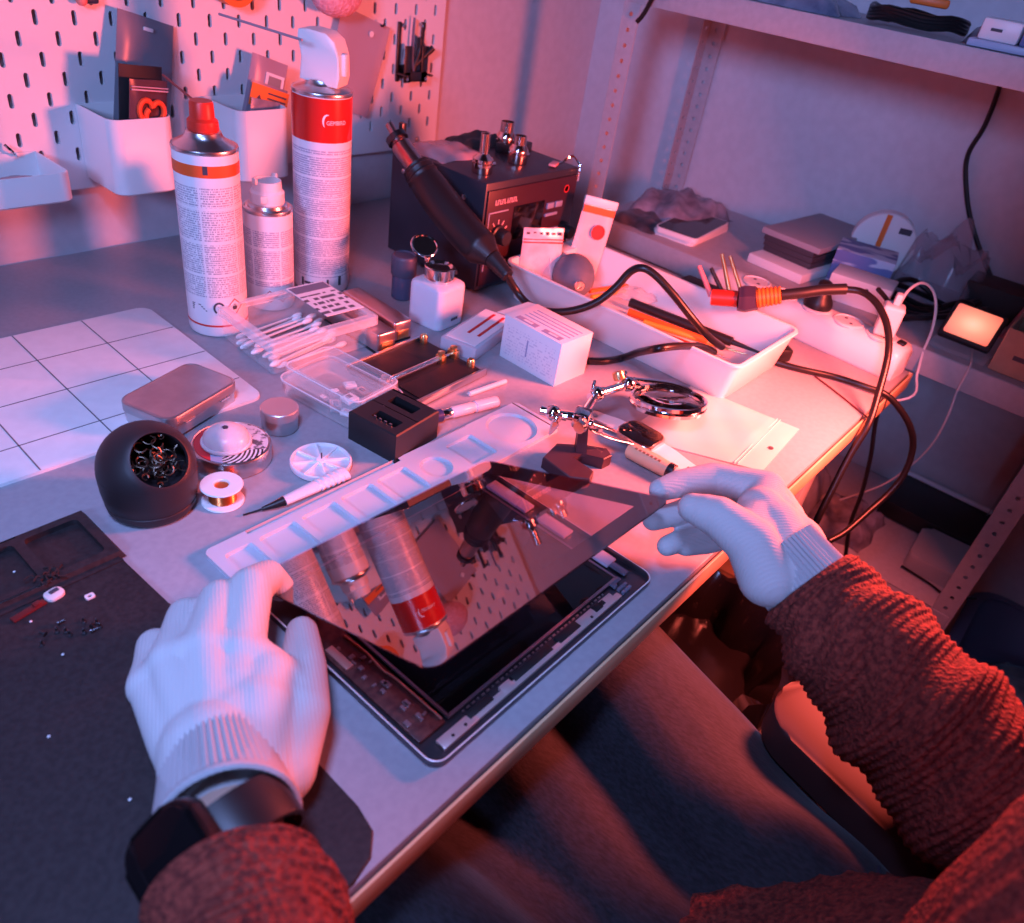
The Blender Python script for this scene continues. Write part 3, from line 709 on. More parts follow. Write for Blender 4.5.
sp = thing('wire_spool', 'small white spool wound with copper wire', 'spool', (c.x, c.y, DZ), .4)
b = MB()
def flange(z0, z1): b.lathe([(.0062, z0), (.0160, z0), (.0166, (z0 + z1) / 2), (.0160, z1), (.0062, z1)], seg=44)
rings = [(.0055, 0), (.0158, 0), (.0164, .0008), (.0158, .0018), (.0078, .0020), (.0078, .0150), (.0158, .0152), (.0164, .0162), (.0158, .0170), (.0062, .0170), (.0055, .0164)]
b.loops([[(r * math.cos(2 * PI * i / 44), r * math.sin(2 * PI * i / 44), z) for i in range(44)] for r, z in rings + [rings[0]]], False, False); b.build('reel', M_whitep, sp)
b = MB(); prof = [(.0079, .0021)]
for k in range(26): z = .0022 + .0126 * k / 25; prof += [(.0104 + (.0003 if k % 2 else 0), z)]
prof += [(.0079, .0149)]; b.lathe(prof, seg=40); tag(b.build('copper_wire', mat('enamelled copper', (.75, .20, .06), .28, .8), sp), 'copper wire winding')

# ------------------------------------------------------------------ round dispenser with handle
c = W(321, 460, DZ + .006)
dp = thing('needle_dispenser', 'frosted round six-part dispenser with a tapered handle and dark needle tip', 'dispenser', (c.x, c.y, DZ))
mfr = mat('frosted nylon', (.74, .70, .72), .35, sss=.2)
b = MB(); b.lathe([(0, 0), (.0235, 0), (.0258, .0015), (.0262, .0030), (.0262, .0062), (.0250, .0070), (.0244, .0062), (.0240, .0040), (0, .0036)], seg=48); b.build('disc', mfr, dp)
b = MB()
for k in range(8):
    a = .3 + k * PI / 4; b.box((.0125 * math.cos(a), .0125 * math.sin(a), .0050), (.0245, .0011, .0026), a)
b.lathe([(0, .0038), (.0045, .0038), (.0040, .0072), (0, .0072)], seg=20); b.build('ribs', mat('white rib', (.85, .84, .85), .4), dp)
b = MB(); b.cyl((.001, .0005, .0072), (.0012, .0008, .0125), .0006, seg=8); b.build('pin', M_ink, dp)
o_ = Vector((c.x, c.y, DZ)); p1 = W(345, 473, DZ + .005) - o_; p2 = W(284, 501, DZ + .005) - o_; p3 = W(274, 505, DZ + .0045) - o_; p4 = W(262, 509, DZ + .003) - o_; p5 = W(243, 515, DZ + .0012) - o_
b = MB(); b.tube([p1.lerp(p2, k / 40) for k in range(41)], lambda u: .0078 * (1 - u) + .0048 * u + (.0007 * math.sin(u * 75) if .05 < u < .5 else 0), 20, flat=.62); b.build('handle', mfr, dp)
b = MB(); b.tube([p2, p3, p4], lambda u: .0042 - .0026 * u, 14); tag(b.build('tip', M_black, dp), 'black tip')
b = MB(); b.tube([p4, p4.lerp(p5, .5) + Vector((0, 0, -.0003)), p5], .0008, 8, 4); b.build('needle', M_dkmetal, dp)

# ------------------------------------------------------------------ well strip
ws = thing('well_tray', 'long frosted white strip tray with square and round wells behind the tablet', 'tray', (.382, .3745, DZ))
X = lambda px, py: W(px, py, DZ + .003).x - .382
b = MB(); top = .0042; P = lambda u, v: (u, v, top)
wells = [(242, 561, 's'), (286.5, 539, 's'), (328, 518, 's'), (365.5, 499, 's'), (402, 482, 's'), (433, 465, 'c'), (468, 449, 's'), (520, 438, 'b')]
xs = [X(a, q) for a, q, k in wells]
x0, x1, y0, y1 = -.1755, .1765, -.030, .030
edges = [x0 + .006] + [(xs[i] + xs[i + 1]) / 2 for i in range(6)] + [xs[7] - .029, x1 - .004]
holes = []
for i, (a, q, k) in enumerate(wells):
    u0, u1 = edges[i], edges[i + 1]
    if k == 's': hole = rrect(min(.034, u1 - u0 - .006), .036, .003, 3, ((u0 + u1) / 2, -.001))
    elif k == 'c': hole = [(xs[i] + .0148 * math.cos(w), -.001 + .0148 * math.sin(w)) for w in [2 * PI * j / 28 for j in range(28)]]
    else: hole = [((u0 + u1) / 2 + .0258 * math.cos(w), .025 * math.sin(w)) for w in [2 * PI * j / 36 for j in range(36)]]
    holes.append(hole); cell(b, P, u0, u1, y0, y1, hole)
    b.loops([[(p[0], p[1], z) for p in h_] for h_, z in ((hole, top), ([((p[0] - (u0 + u1) / 2) * .95 + (u0 + u1) / 2, p[1] * .95) for p in hole], .0014))], False, True)
r = .006
for xe, s in ((edges[0], -1), (edges[-1], 1)):
    w = abs((x0 if s < 0 else x1) - xe)
    arc = [(xe, y0)] + [(xe + s * (w - r) + s * r * math.sin(a), y0 + r - r * math.cos(a)) for a in [PI / 2 * j / 4 for j in range(5)]] + [(xe + s * (w - r) + s * r * math.cos(a), y1 - r + r * math.sin(a)) for a in [PI / 2 * j / 4 for j in range(5)]] + [(xe, y1)]
    b.poly([P(*p) for p in arc]); rr = [(p[0], p[1], top) for p in arc]; b.loops([rr, [(p[0], p[1], 0) for p in arc]], False, False, closed=False)
for y in (y0, y1): b.poly([(edges[0], y, 0), (edges[-1], y, 0), (edges[-1], y, top), (edges[0], y, top)])
b.poly([(x0 + .002, y0, .0004), (x1 - .002, y0, .0004), (x1 - .002, y1, .0004), (x0 + .002, y1, .0004)])
b.build('strip', mat('frosted silicone', (.52, .53, .58), .38, sss=.2), ws, 30)

# ------------------------------------------------------------------ clear boxes
def box_edges(mb, w, h, H, t=.0016): return tray_mesh(mb, w, h, H, t, .003)
sb = thing('swab_box', 'clear open box of cotton swabs in front of the small spray can', 'box', (.4615, .634, DZ), math.radians(-2.5))
sb.rotation_euler.z = math.radians(-3)
b = MB(); tray_mesh(b, .128, .098, .030, .0014, .004); b.build('box_body', M_clear, sb)
b = MB(); b.loops([[(p[0], p[1], z) for p in rrect(w, h, .005)] for w, h, z in ((.131, .101, .027), (.134, .104, .027), (.134, .104, .036), (.132, .102, .037), (.117, .087, .037), (.117, .087, .0355), (.131, .101, .0355), (.131, .101, .027))], False, False); b.build('lid_frame', mat('clear rim', (.85, .85, .88), .15, alpha=.32), sb)
b = MB(); b.box((.040, .012, .0375), (.048, .078, .0007)); lb_ = b.build('lid_label', face_print('swab label', (.76, .76, .78), (.03, .03, .05), 0, 1, -.03, .10, -.026, .025, rowp=.011, dens=.47, k=.9, wscale=130), sb)
b = MB(); b.box((.040, .040, .0381), (.045, .015, .0004)); b.build('label_band', mat('grey print', (.15, .16, .22), .6), lb_)
sw = thing('cotton_swab', 'white cotton swab lying in the clear open box', 'cotton swab', (0, 0, 0), 0, 'cotton swabs in the clear box')
b = MB(); b.cyl((-.038, 0, 0), (.038, 0, 0), .0013, seg=8); b.build('stick', mat('paper stick', (.8, .78, .78), .6), sw)
for x, s in ((-.039, 1), (.039, -1)):
    b = MB(); b.ball((x, 0, 0), .0030, 12, 8, None, (2.6, 1, 1)); b.build('cotton_tip', mat('cotton', (.86, .86, .86), .9), sw)
rnd = random.Random(12); first = True
for i in range(16):
    o = sw if i == 0 else copy_tree(sw)
    row_ = i % 9; lay = i // 9
    th = math.radians(-3); lx, ly = -.008 + rnd.uniform(-.014, .010), -.040 + .0098 * row_ + lay * .004 + rnd.uniform(-.001, .001)
    if lay: ly = -.036 + .0095 * row_
    o.location = (.4615 + lx * math.cos(th) - ly * math.sin(th), .634 + lx * math.sin(th) + ly * math.cos(th), DZ + .0058 + .0052 * lay)
    o.rotation_euler = (0, rnd.uniform(-.02, .03), math.radians(20) * (0.25 + .3 * rnd.random()) + rnd.uniform(-.06, .06))
cb = thing('parts_box', 'clear lidded plastic box holding small circuit parts behind the black charger', 'box', (.421, .513, DZ), math.radians(97))
b = MB(); tray_mesh(b, .100, .066, .015, .0013, .010); b.build('box_body', M_clear, cb)
b = MB(); b.loops([[(p[0], p[1], z) for p in rrect(w, h, r)] for w, h, r, z in ((.100, .066, .010, .0152), (.105, .071, .012, .0152), (.105, .071, .012, .0172), (.099, .065, .010, .0175), (.097, .063, .010, .0300), (.092, .058, .009, .0318), (.088, .054, .008, .0316), (.094, .060, .009, .0296), (.096, .062, .0095, .0175))]); b.build('box_lid', M_clear, cb)
me_ = mat('clear edge', (.88, .88, .92), .15, alpha=.45)
for w, h, r, z in ((.0955, .0615, .0095, .0305), (.105, .071, .012, .0172)):
    b = MB(); b.loops([[(p[0], p[1], zz_) for p in rrect(w + g, h + g, r)] for g, zz_ in ((0, z), (.0012, z + .0005), (0, z + .0012), (-.0016, z + .0008), (0, z))], False, False); b.build('lid_edge', me_, cb)
rnd = random.Random(5); pm = [mat('white ceramic chip', (.8, .8, .8), .5), M_pcb, M_steel, mat('grey chip', (.10, .10, .13), .4)]
for i in range(12):
    x, y = rnd.uniform(-.038, .005), rnd.uniform(-.022, .022)
    s = (rnd.uniform(.010, .020), rnd.uniform(.008, .014), .0025)
    xx, yy = -.044 + (i % 4) * .0245 * .72, -.021 + (i // 4) * .019
    th = math.radians(97); gx = .421 + xx * math.cos(th) - yy * math.sin(th); gy = .513 + xx * math.sin(th) + yy * math.cos(th)
    tp = thing('small_part', 'tiny electronic part lying inside the clear lidded box', 'electronic part', (gx, gy, DZ + .0032 + .0 * i), rnd.uniform(0, 3), 'parts in the clear lidded box')
    b = MB(); b.box((0, 0, .002), (s[0], s[1], .004), bevel=.0004); b.build('chip', pm[i % 4 if i % 3 else 0], tp)
    b = MB(); b.box((s[0] * .1, 0, .0043), (s[0] * .4, s[1] * .4, .0008)); b.build('contact', pm[(i + 1) % 4], tp)
# black charger with two slots
ch = thing('battery_charger', 'square black charger block with two slots on top', 'charger', (.418, .4345, DZ), math.radians(7))
b = MB(); w, h, H = .060, .056, .030
P = lambda u, v: (u, v, H)
cell(b, P, -w / 2 + .0012, 0, -h / 2 + .0012, h / 2 - .0012, rrect(.012, .028, .001, 1, (-.015, -.004)))
cell(b, P, 0, w / 2 - .0012, -h / 2 + .0012, h / 2 - .0012, rrect(.013, .030, .001, 1, (.014, .001)))
for cc, hh in (((-.015, -.004), (.012, .028)), ((.014, .001), (.013, .030))):
    q = rrect(hh[0], hh[1], .001, 1, cc); b.loops([[(p[0], p[1], z) for p in q] for z in (H, .012)], False, True)
q1 = [(-w / 2 + .0012, -h / 2 + .0012), (w / 2 - .0012, -h / 2 + .0012), (w / 2 - .0012, h / 2 - .0012), (-w / 2 + .0012, h / 2 - .0012)]; q0 = [(a * (w / 2) / (w / 2 - .0012), c_ * (h / 2) / (h / 2 - .0012)) for a, c_ in q1]
b.loops([[(p[0], p[1], z) for p in q] for q, z in ((q0, 0), (q0, H - .0012), (q1, H))], True, False)
b.build('charger_body', M_black, ch)
b = MB()
for k in range(4): b.box((-.0205, -.013 + .006 * k, .0305), (.001, .0028, .002))
b.build('contacts', M_steel, ch)
# screwdriver and stick
a1 = W(432, 418, DZ + .006); a2 = W(497, 402, DZ + .006)
d = (a2 - a1); rz = math.atan2(d.y, d.x); L_ = d.length
sd = thing('precision_screwdriver', 'precision screwdriver with a pale barrel and blue collar behind the charger', 'screwdriver', (a1.x, a1.y, DZ + .0068), rz)
RY = Matrix.Rotation(PI / 2, 3, 'Y')
b = MB(); b.lathe([(.0045, 0), (.0066, .001), (.0066, .010), (.0050, .0115), (0, .0115)], (0, 0, 0), 24, RY); tag(b.build('collar', mat('blue plastic cap', (.03, .05, .16), .35), sd), 'blue collar')
b = MB(); b.lathe([(.0048, .0112), (.0052, .012), (.0052, .021), (.0048, .022)], (0, 0, 0), 24, RY); b.build('ferrule', M_chrome, sd)
b = MB(); b.lathe([(.0052, .0215), (.0058, .023), (.0058, L_ * .60), (.0052, L_ * .61), (.0052, L_ * .64), (.0060, L_ * .65), (.0060, L_ - .002), (.005, L_), (0, L_)], (0, 0, 0), 24, RY); b.build('barrel', mat('pale barrel', (.72, .60, .62), .3), sd)
b = MB(); b.cyl((0, 0, 0), (-.03, 0, -.0045), .0016, seg=8); b.build('blade', M_steel, sd)
a1 = W(469, 394, DZ + .003); a2 = W(506, 381, DZ + .003); d = a2 - a1
st = thing('plastic_spudger', 'short pale plastic stick lying behind the screwdriver', 'stick', (a1.x, a1.y, DZ + .0028), math.atan2(d.y, d.x))
b = MB(); b.lathe([(0, 0), (.0026, .0006), (.0028, .003), (.0028, d.length - .002), (.0022, d.length), (0, d.length)], (0, 0, 0), 16, RY); b.build('rod', mat('pale pink plastic', (.75, .66, .66), .35), st)
b = MB(); b.box((.004, 0, 0), (.010, .0045, .0012)); b.build('blade', mat('pale pink plastic', (.75, .66, .66), .35), st)
# metal bars
for i, (x, y, rz, lb) in enumerate(((.5245, .611, -2.5, 'shiny pinkish metal block next to the swab box'), (.5585, .622, -3, 'shiny pinkish metal block nearer the dark bottle'))):
    mb_ = thing('metal_block', lb, 'metal block', (x, y, DZ), math.radians(rz), 'metal blocks')
    b = MB(); b.box((0, 0, .0135), (.025, .098, .023), bevel=.0025, seg=3); b.build('block', mat('polished tin', (.66, .54, .54), .30, 1), mb_)
    b = MB(); b.box((0, 0, .0012), (.0245, .097, .0022)); b.build('foot', M_black, mb_)
    b = MB(); b.box((0, -.0494, .009), (.016, .0012, .010), bevel=.0004); b.build('end_plate', M_gold, mb_)
# board holder
bh = thing('board_holder', 'black circuit board holder with a sprung chrome rod across it', 'board holder', (.5175, .508, DZ), math.radians(3))
b = MB(); b.box((0, 0, .0045), (.112, .094, .003), bevel=.0008)
for x in (-.05, .05):
    for y in (-.04, .04): b.box((x, y, .0015), (.008, .008, .003))
b.build('base_plate', noisy('scratched black', (.006, .004, .006), (.014, .009, .011), 60, .65), bh)
for y, hh_ in ((-.0475, .009), (.0475, .007)):
    b = MB(); b.box((0, y, .006), (.113, .003, hh_), bevel=.0008); b.build('edge_rail', M_steel, bh)
pts = []
for k in range(400):
    u = k / 399; w = u * 2 * PI * 40; pts.append((-.048 + .078 * u, -.004 + .0030 * math.cos(w), .011 + .0030 * math.sin(w)))
b = MB(); b.tube(pts, .00075, 5); b.build('spring', M_chrome, bh)
b = MB(); b.cyl((-.053, -.004, .011), (.052, -.004, .011), .0017, seg=12); b.build('rod', M_chrome, bh)
for x, s in ((-.052, .010), (.032, .010), (.052, .012)):
    b = MB(); b.box((x, -.004, .0105), (.008, s, .010), bevel=.0012); b.lathe([(.004, 0), (.004, .003), (.002, .0035), (0, .0035)], (x, -.004, .0155), 14); b.build('clamp', M_gold if x > 0 else M_steel, bh)
for x, y in ((.052, .040), (.052, -.030)):
    b = MB(); b.lathe([(.0045, 0), (.0045, .007), (.003, .009), (0, .009)], (x, y, .006), 16); b.build('knob', M_gold, bh)
b = MB(); b.box((-.012, .024, .0066), (.060, .034, .0012)); b.box((.004, -.028, .0066), (.090, .030, .0012)); b.build('rubber_pad', noisy('dark pad', (.006, .004, .005), (.022, .007, .009), 70, .6), bh)

# ------------------------------------------------------------------ bottles, case, carton
c = W(402, 297)
db = thing('dark_bottle', 'small dark translucent bottle with a wide ribbed cap beside the white dispenser', 'bottle', (c.x, c.y, DZ))
b = MB(); b.lathe([(0, 0), (.0125, 0), (.0138, .0015), (.0138, .030), (.0125, .032), (0, .032)], seg=36); b.build('bottle_body', mat('smoky blue plastic', (.06, .07, .12), .2, alpha=.9), db)
b = MB(); rings = []
for r, z in ((.0150, .031), (.0156, .032), (.0156, .0525), (.0148, .055), (.0135, .056), (.012, .0545), (.0, .0545)):
    rings.append([(max(r, 1e-5) * (1 + (.012 if i % 2 else 0)) * math.cos(2 * PI * i / 48), max(r, 1e-5) * (1 + (.012 if i % 2 else 0)) * math.sin(2 * PI * i / 48), z) for i in range(48)])
b.loops(rings); b.build('cap', mat('grey blue cap', (.07, .075, .11), .45), db)
c = W(435, 320)
wb = thing('pump_bottle', 'square white liquid dispenser bottle with a chrome neck and open mirror lid', 'bottle', (c.x, c.y, DZ), math.radians(6))
b = MB(); b.loops([[(p[0], p[1], z) for p in rrect(w, w, r, 6)] for w, r, z in ((.047, .008, 0), (.0495, .009, .0012), (.0500, .009, .003), (.0500, .009, .046), (.0485, .009, .0495), (.044, .009, .0515), (.034, .012, .0525))]); b.build('bottle_body', mat('milky plastic', (.60, .66, .74), .35, sss=.2), wb)
b = MB(); b.lathe([(.0165, .0510), (.0172, .0520), (.0172, .0560), (.0165, .0565), (.0165, .0580), (.0180, .0585), (.0180, .0685), (.0172, .0695), (.0150, .0696), (.0120, .0670), (0, .0665)], seg=44); b.build('neck', M_chrome, wb)
ax = (Matrix.Rotation(-math.radians(6), 3, 'Z') @ (RM @ Vector((.30, .42, .85)))).normalized(); Mq = ax.to_track_quat('Z', 'Y').to_matrix()
p = Matrix.Rotation(-math.radians(6), 3, 'Z') @ (W(424.5, 246, DZ + .085) - Vector((c.x, c.y, DZ)))
b = MB(); b.lathe([(0, -.0012), (.0155, -.0012), (.0165, -.0004), (.0165, .0012), (.0158, .0018), (.0148, .0016), (.0140, .0006), (0, .0004)], p, 44, Mq); b.build('lid', M_chrome, wb)
b = MB(); b.box(p + Vector((.004, -.003, -.0150)), (.006, .006, .007), bevel=.001); b.build('hinge', M_chrome, wb)
b = MB()
for x0_, x1_ in ((-.002, .0015), (.0025, .0055), (.0065, .0095)): b.box(((x0_ + x1_) / 2, -.0252, .0105), (x1_ - x0_, .0005, .0032))
b.build('lettering', M_ink, wb)
nc = thing('blade_case', 'flat clear plastic case with red marked strips beside the white carton', 'case', (.6345, .5265, DZ), math.radians(14))
b = MB(); b.box((0, 0, .008), (.104, .046, .016), bevel=.002); b.build('case_body', mat('pale clear case', (.62, .64, .72), .2, alpha=.75), nc)
b = MB(); b.box((.0, .0, .0164), (.094, .038, .0006)); b.build('paper_strip', mat('white strip', (.78, .78, .80), .5), nc)
for y in (-.010, .003):
    b = MB(); b.box((.008, y, .0169), (.064, .0035, .0006)); b.build('red_strip', M_inkr, nc)
ct = thing('paper_carton', 'small white printed carton standing in front of the long white drawer', 'box', (.6505, .4435, DZ), math.radians(-2))
w, h, H = .054, .083, .052
b = MB(); b.box((0, 0, H / 2), (w, h, H), bevel=.0006)
b.build('carton_body', face_print('carton print', (.74, .74, .77), (.20, .22, .38), 1, 2, -.036, .036, .006, .042, rowp=.0034, dens=.52, k=.32, wscale=350), ct)
b = MB()
for y0_, y1_ in ((.030, -.000), (-.008, -.034)): b.box((-.019, (y0_ + y1_) / 2, H + .0002), (.008, abs(y1_ - y0_), .0004))
for k in range(4): b.box((-.008 + .007 * k, -.004, H + .0002), (.0011, .066, .0004))
b.box((-w / 2 - .0002, .004, .026), (.0004, .0018, .020)); b.build('print_band', mat('grey blue print', (.28, .31, .46), .6), ct)
b = MB()
for y in (.014, -.022): b.box((-.019, y, H + .0005), (.0032, .012, .0003))
b.build('band_text', M_paper, ct)
b = MB(); b.box((0, h / 2 + .006, H - .002), (w * .96, .014, .0006), M=Matrix.Rotation(-.18, 4, 'X')); b.build('flap', M_paper, ct)
# ------------------------------------------------------------------ hot air station
hx, hy, hw, hd, hh = .8125, .70, .186, .168, .138
hs = thing('hot_air_station', 'black hot air rework station with knobs and display at the back of the desk', 'rework station', (hx, hy, DZ))
mst = mat('dark blue grey enamel', (.022, .023, .034), .38)
b = MB(); b.box((0, 0, .006 + hh / 2), (hw, hd, hh), bevel=.002)
for x in (-.075, .075):
    for y in (-.06, .06): b.lathe([(.009, 0), (.010, .006), (0, .006)], (x, y, 0), 16)
b.build('housing', mst, hs)
fy = -hd / 2
b = MB(); b.box((0, fy - .0015, .012 + .062), (hw - .006, .003, .122), bevel=.0008); pn = b.build('front_panel', mat('dark maroon panel', (.035, .010, .016), .35), hs)
b = MB(); b.box((-.058, fy - .0032, .122), (.0, .0006, .0)) if False else None
PF = lambda x0, z0: (lambda x, y: (x0 + x, fy - .0034, z0 + y))
def panel_text(b, x0, x1, z0, z1):
    q = PF(0, 0); b.poly([q(x0, z0), q(x1, z0), q(x1, z1), q(x0, z1)])
b = MB()
for x0, x1 in ((-.0765, -.0555), (-.0540, -.0345)):      # two words of unreadable raised letters
    n = 5; w = (x1 - x0) / n
    for k in range(n):
        a = x0 + k * w
        b.box((a + w * .18, fy - .0034, .1195), (w * .3, .0008, .0062)); b.box((a + w * .48, fy - .0034, .1195 + (.0024 if k % 2 else -.0022)), (w * .5, .0008, .0016))
b.build('brand_plate', mat('pink lettering', (.75, .35, .30), .5), pn)
b = MB(); b.lathe([(.0052, 0), (.0052, .0006), (.0040, .0006), (.0040, 0)], (.068, fy - .003, .119), 24, Matrix.Rotation(PI / 2, 3, 'X')); b.build('round_mark', M_inkr, pn)
b = MB()
b.box((-.0855, fy - .0034, .070), (.0016, .0006, .075)); b.box((-.068, fy - .0034, .1075), (.036, .0006, .0016)); b.build('frame_line', mat('grey line paint', (.30, .30, .38), .5), pn)
b = MB(); b.box((-.008, fy - .0035, .088), (.062, .0016, .044), bevel=.0005); b.build('display', mat('display glass', (.006, .004, .005), .1), pn)
for z, c_ in ((.1010, 1), (.0890, 0), (.0650, 1), (.0520, 0)):
    for x in ((.036, .054) if c_ or True else ()):
        if z in (.0890, .0520) and x > .05: continue
        b = MB(); b.box((x + (.004 if z in (.0890, .052) else 0), fy - .0042, z), (.0145 if z not in (.089, .052) else .026, .003, .0078 if z not in (.089, .052) else .004), bevel=.0008); b.build('button', mat('blue grey key', (.22, .26, .38), .4), pn)
RX = Matrix.Rotation(PI / 2, 3, 'X')
for x, z, r in ((-.066, .078, .0125), (.074, .062, .0115), (-.066, .045, .010)):
    b = MB(); b.lathe([(r, 0), (r, .004), (r * .82, .005), (r * .78, .016), (r * .70, .0175), (0, .0175)], (x, fy - .003, z), 28, RX); k_ = b.build('knob', M_black, pn)
    if z > .07:
        b = MB()
        for j in range(9): a = math.radians(-40 + 32.5 * j); b.box((x + .0165 * math.cos(a), fy - .0034, z + .0165 * math.sin(a)), (.0055, .0006, .0016), M=Matrix.Rotation(-a, 4, 'Y'))
        b.build('dial_marks', mat('pink lettering', (.75, .35, .30), .5), pn)
for y, z in ((-.05, .118), (.06, .118), (-.05, .02)):
    b = MB(); b.lathe([(.0032, 0), (.0032, .0012), (0, .002)], (-hw / 2, y, z), 12, Matrix.Rotation(-PI / 2, 3, 'Y')); b.build('screw', M_steel, hs)
TOP = DZ + .006 + hh
# nozzles and bags on top
def nozzle(x, y, lab, hgt, r):
    t = thing('air_nozzle', lab, 'nozzle', (x, y, TOP + .0005), 0, 'hot air nozzles')
    b = MB(); b.lathe([(.0125, 0), (.0130, .001), (.0130, .012), (.0110, .0125), (.0110, .0135), (.0130, .014), (.0130, .017), (r + .001, .022), (r, .023), (r, hgt), (r - .0012, hgt), (r - .0014, .024), (0, .024)], seg=32); b.build('tube', mat('pinkish chrome', (.72, .55, .52), .16, 1), t)
    b = MB(); b.box((.0125, 0, .008), (.010, .006, .006), bevel=.001); b.lathe([(.0024, 0), (.0024, .006), (0, .0065)], (.017, 0, .008), 12, Matrix.Rotation(PI / 2, 3, 'Y')); b.build('clamp_screw', M_chrome, t)
p = W(487, 172, TOP); nozzle(p.x - .01, p.y, 'narrow metal air nozzle standing at the left of the station top', .046, .0058)
p = W(517, 163, TOP); nozzle(p.x, p.y, 'metal air nozzle at the middle of the station top', .034, .0085)
p = W(510, 152, TOP); nozzle(p.x + .002, p.y + .012, 'wider metal air nozzle behind the middle one on the station', .036, .0095)
p = W(549, 158, TOP)
t = thing('metal_clip', 'bent chrome clip with pink tabs on the right corner of the station', 'clip', (hx + hw / 2 - .012, hy - hd / 2 + .012, TOP + .0005))
b = MB(); b.tube([(-.030, .004, .002), (-.010, .002, .004), (.000, 0, .010), (.006, -.004, .012), (.0105, -.010, .006), (.0105, -.0145, .0), (.0105, -.0150, -.018)], .0016, 8, 5); b.build('wire', M_chrome, t)
b = MB(); b.box((-.024, .004, .003), (.022, .010, .003), .4, .0008); b.build('tab', mat('pink plastic', (.7, .3, .3), .4), t)
crumple('pink_film_bag', 'crinkled clear pinkish bag lying on the left of the station top', 'plastic bag', (hx - .045, hy + .035), (.085, .075, .012), mat('pinkish film', (.70, .42, .44), .18, alpha=.6), 61, z=TOP + .0004)
crumple('black_pouch', 'small black pouch lying at the back of the station top', 'pouch', (hx + .035, hy + .055), (.09, .05, .016), M_blackm, 62, z=TOP + .0004)
t = thing('black_module', 'flat black module lying behind the nozzles on the station', 'module', (hx + .058, hy + .005, TOP), .3)
b = MB(); b.box((0, 0, .006), (.05, .035, .012), bevel=.002); b.build('body', M_black, t)

# hot air handpiece leaning on the station, tail hose in the drawer
gp = [onX(px, py, .680) for px, py in ((389, 124), (396, 137), (404, 150), (417, 168), (432, 190), (452, 216), (473, 240), (492, 258), (508, 276))]
gun = thing('hot_air_gun', 'black hot air handpiece with a metal barrel leaning against the station', 'hot air gun', tuple(gp[4]))
G = [p - gp[4] for p in gp]
b = MB(); b.tube([G[0], G[1]], .0048, 20); b.tube([G[1], G[2], G[3]], lambda u: .0125 if u > .3 else .0095, 24, 6); tag(b.build('barrel', mat('reddish steel', (.62, .36, .34), .28, 1), gun), 'metal barrel')
d0 = (G[2] - G[1]).normalized()
b = MB(); b.tube([G[1] - d0 * .001, G[1] + d0 * .006], .0135, 20); b.box(G[1] + Vector((.010, 0, .010)), (.007, .007, .012), bevel=.001); b.build('collar', M_dkmetal, gun)
b = MB()
def gr(u):
    r = .0186 + .0035 * math.sin(PI * u) + .004 * max(0, u - .55)
    if u < .16: r += .0010 * math.sin(u * 200)
    if u > .86: r *= 1 - (u - .86) * 3.2
    return r
b.tube(G[3:8], gr, 28, 12); b.build('grip', mat('black grip', (.012, .010, .012), .38), gun)
b = MB(); b.tube(G[7:9], lambda u: .0105 - .003 * u + (.0008 if int(u * 12) % 2 else 0), 20, 12); b.build('strain_relief', M_black, gun)
b = MB(); b.box(G[5] + Vector((-.010, -.012, .008)), (.006, .006, .003), bevel=.001); b.build('switch', M_dkmetal, gun)
# support peg so the handpiece is carried: bracket on the station side
b = MB(); q = gp[4]
b.box((-hw / 2 - .012, q.y - hy - .05, .085), (.024, .020, .006), bevel=.001); b.build('bracket', M_dkmetal, hs)

# ------------------------------------------------------------------ long white drawer tray
tx, ty, tw, td, th_ = .8335, .428, .166, .336, .050
dr = thing('drawer_tray', 'long white open plastic drawer filled with tools and bags on the desk', 'tray', (tx, ty, DZ))
b = MB(); tray_mesh(b, tw, td, th_, .0026, .014, taper=.008)
b.loops([[(p[0], p[1], z) for p in rrect(tw + g, td + g, .014 + g / 2)] for g, z in ((-.001, th_ - .0030), (.005, th_ - .0030), (.006, th_ - .0015), (.005, th_), (-.003, th_ + .0002), (-.003, th_ - .0006))], False, False)
b.build('tray_body', mat('glossy white plastic', (.78, .77, .76), .32), dr)
TI = DZ + .003
# blower ball
c = W(573, 279, TI + .026)
t = thing('blower_ball', 'grey blue rubber blower bulb with a metal valve in the white drawer', 'blower', (c.x, c.y, TI))
ax = (RM @ Vector((.15, -.55, .8))).normalized(); Mq = ax.to_track_quat('Z', 'Y').to_matrix()
b = MB(); b.lathe([(0, -.0310), (.013, -.0292), (.023, -.0210), (.0280, -.009), (.0284, .002), (.0248, .0145), (.0175, .0236), (.0095, .0292), (.0072, .0318), (0, .0318)], (0, 0, .0302), 40, Mq); b.build('bulb', noisy('grey blue rubber', (.085, .115, .16), (.105, .135, .18), 60, .5), t)
b = MB(); b.lathe([(.0068, .0302), (.0072, .0328), (.0062, .0364), (.0035, .0367), (.003, .035), (0, .035)], (0, 0, .0302), 24, Mq); tag(b.build('valve', M_chrome, t), 'chrome valve')
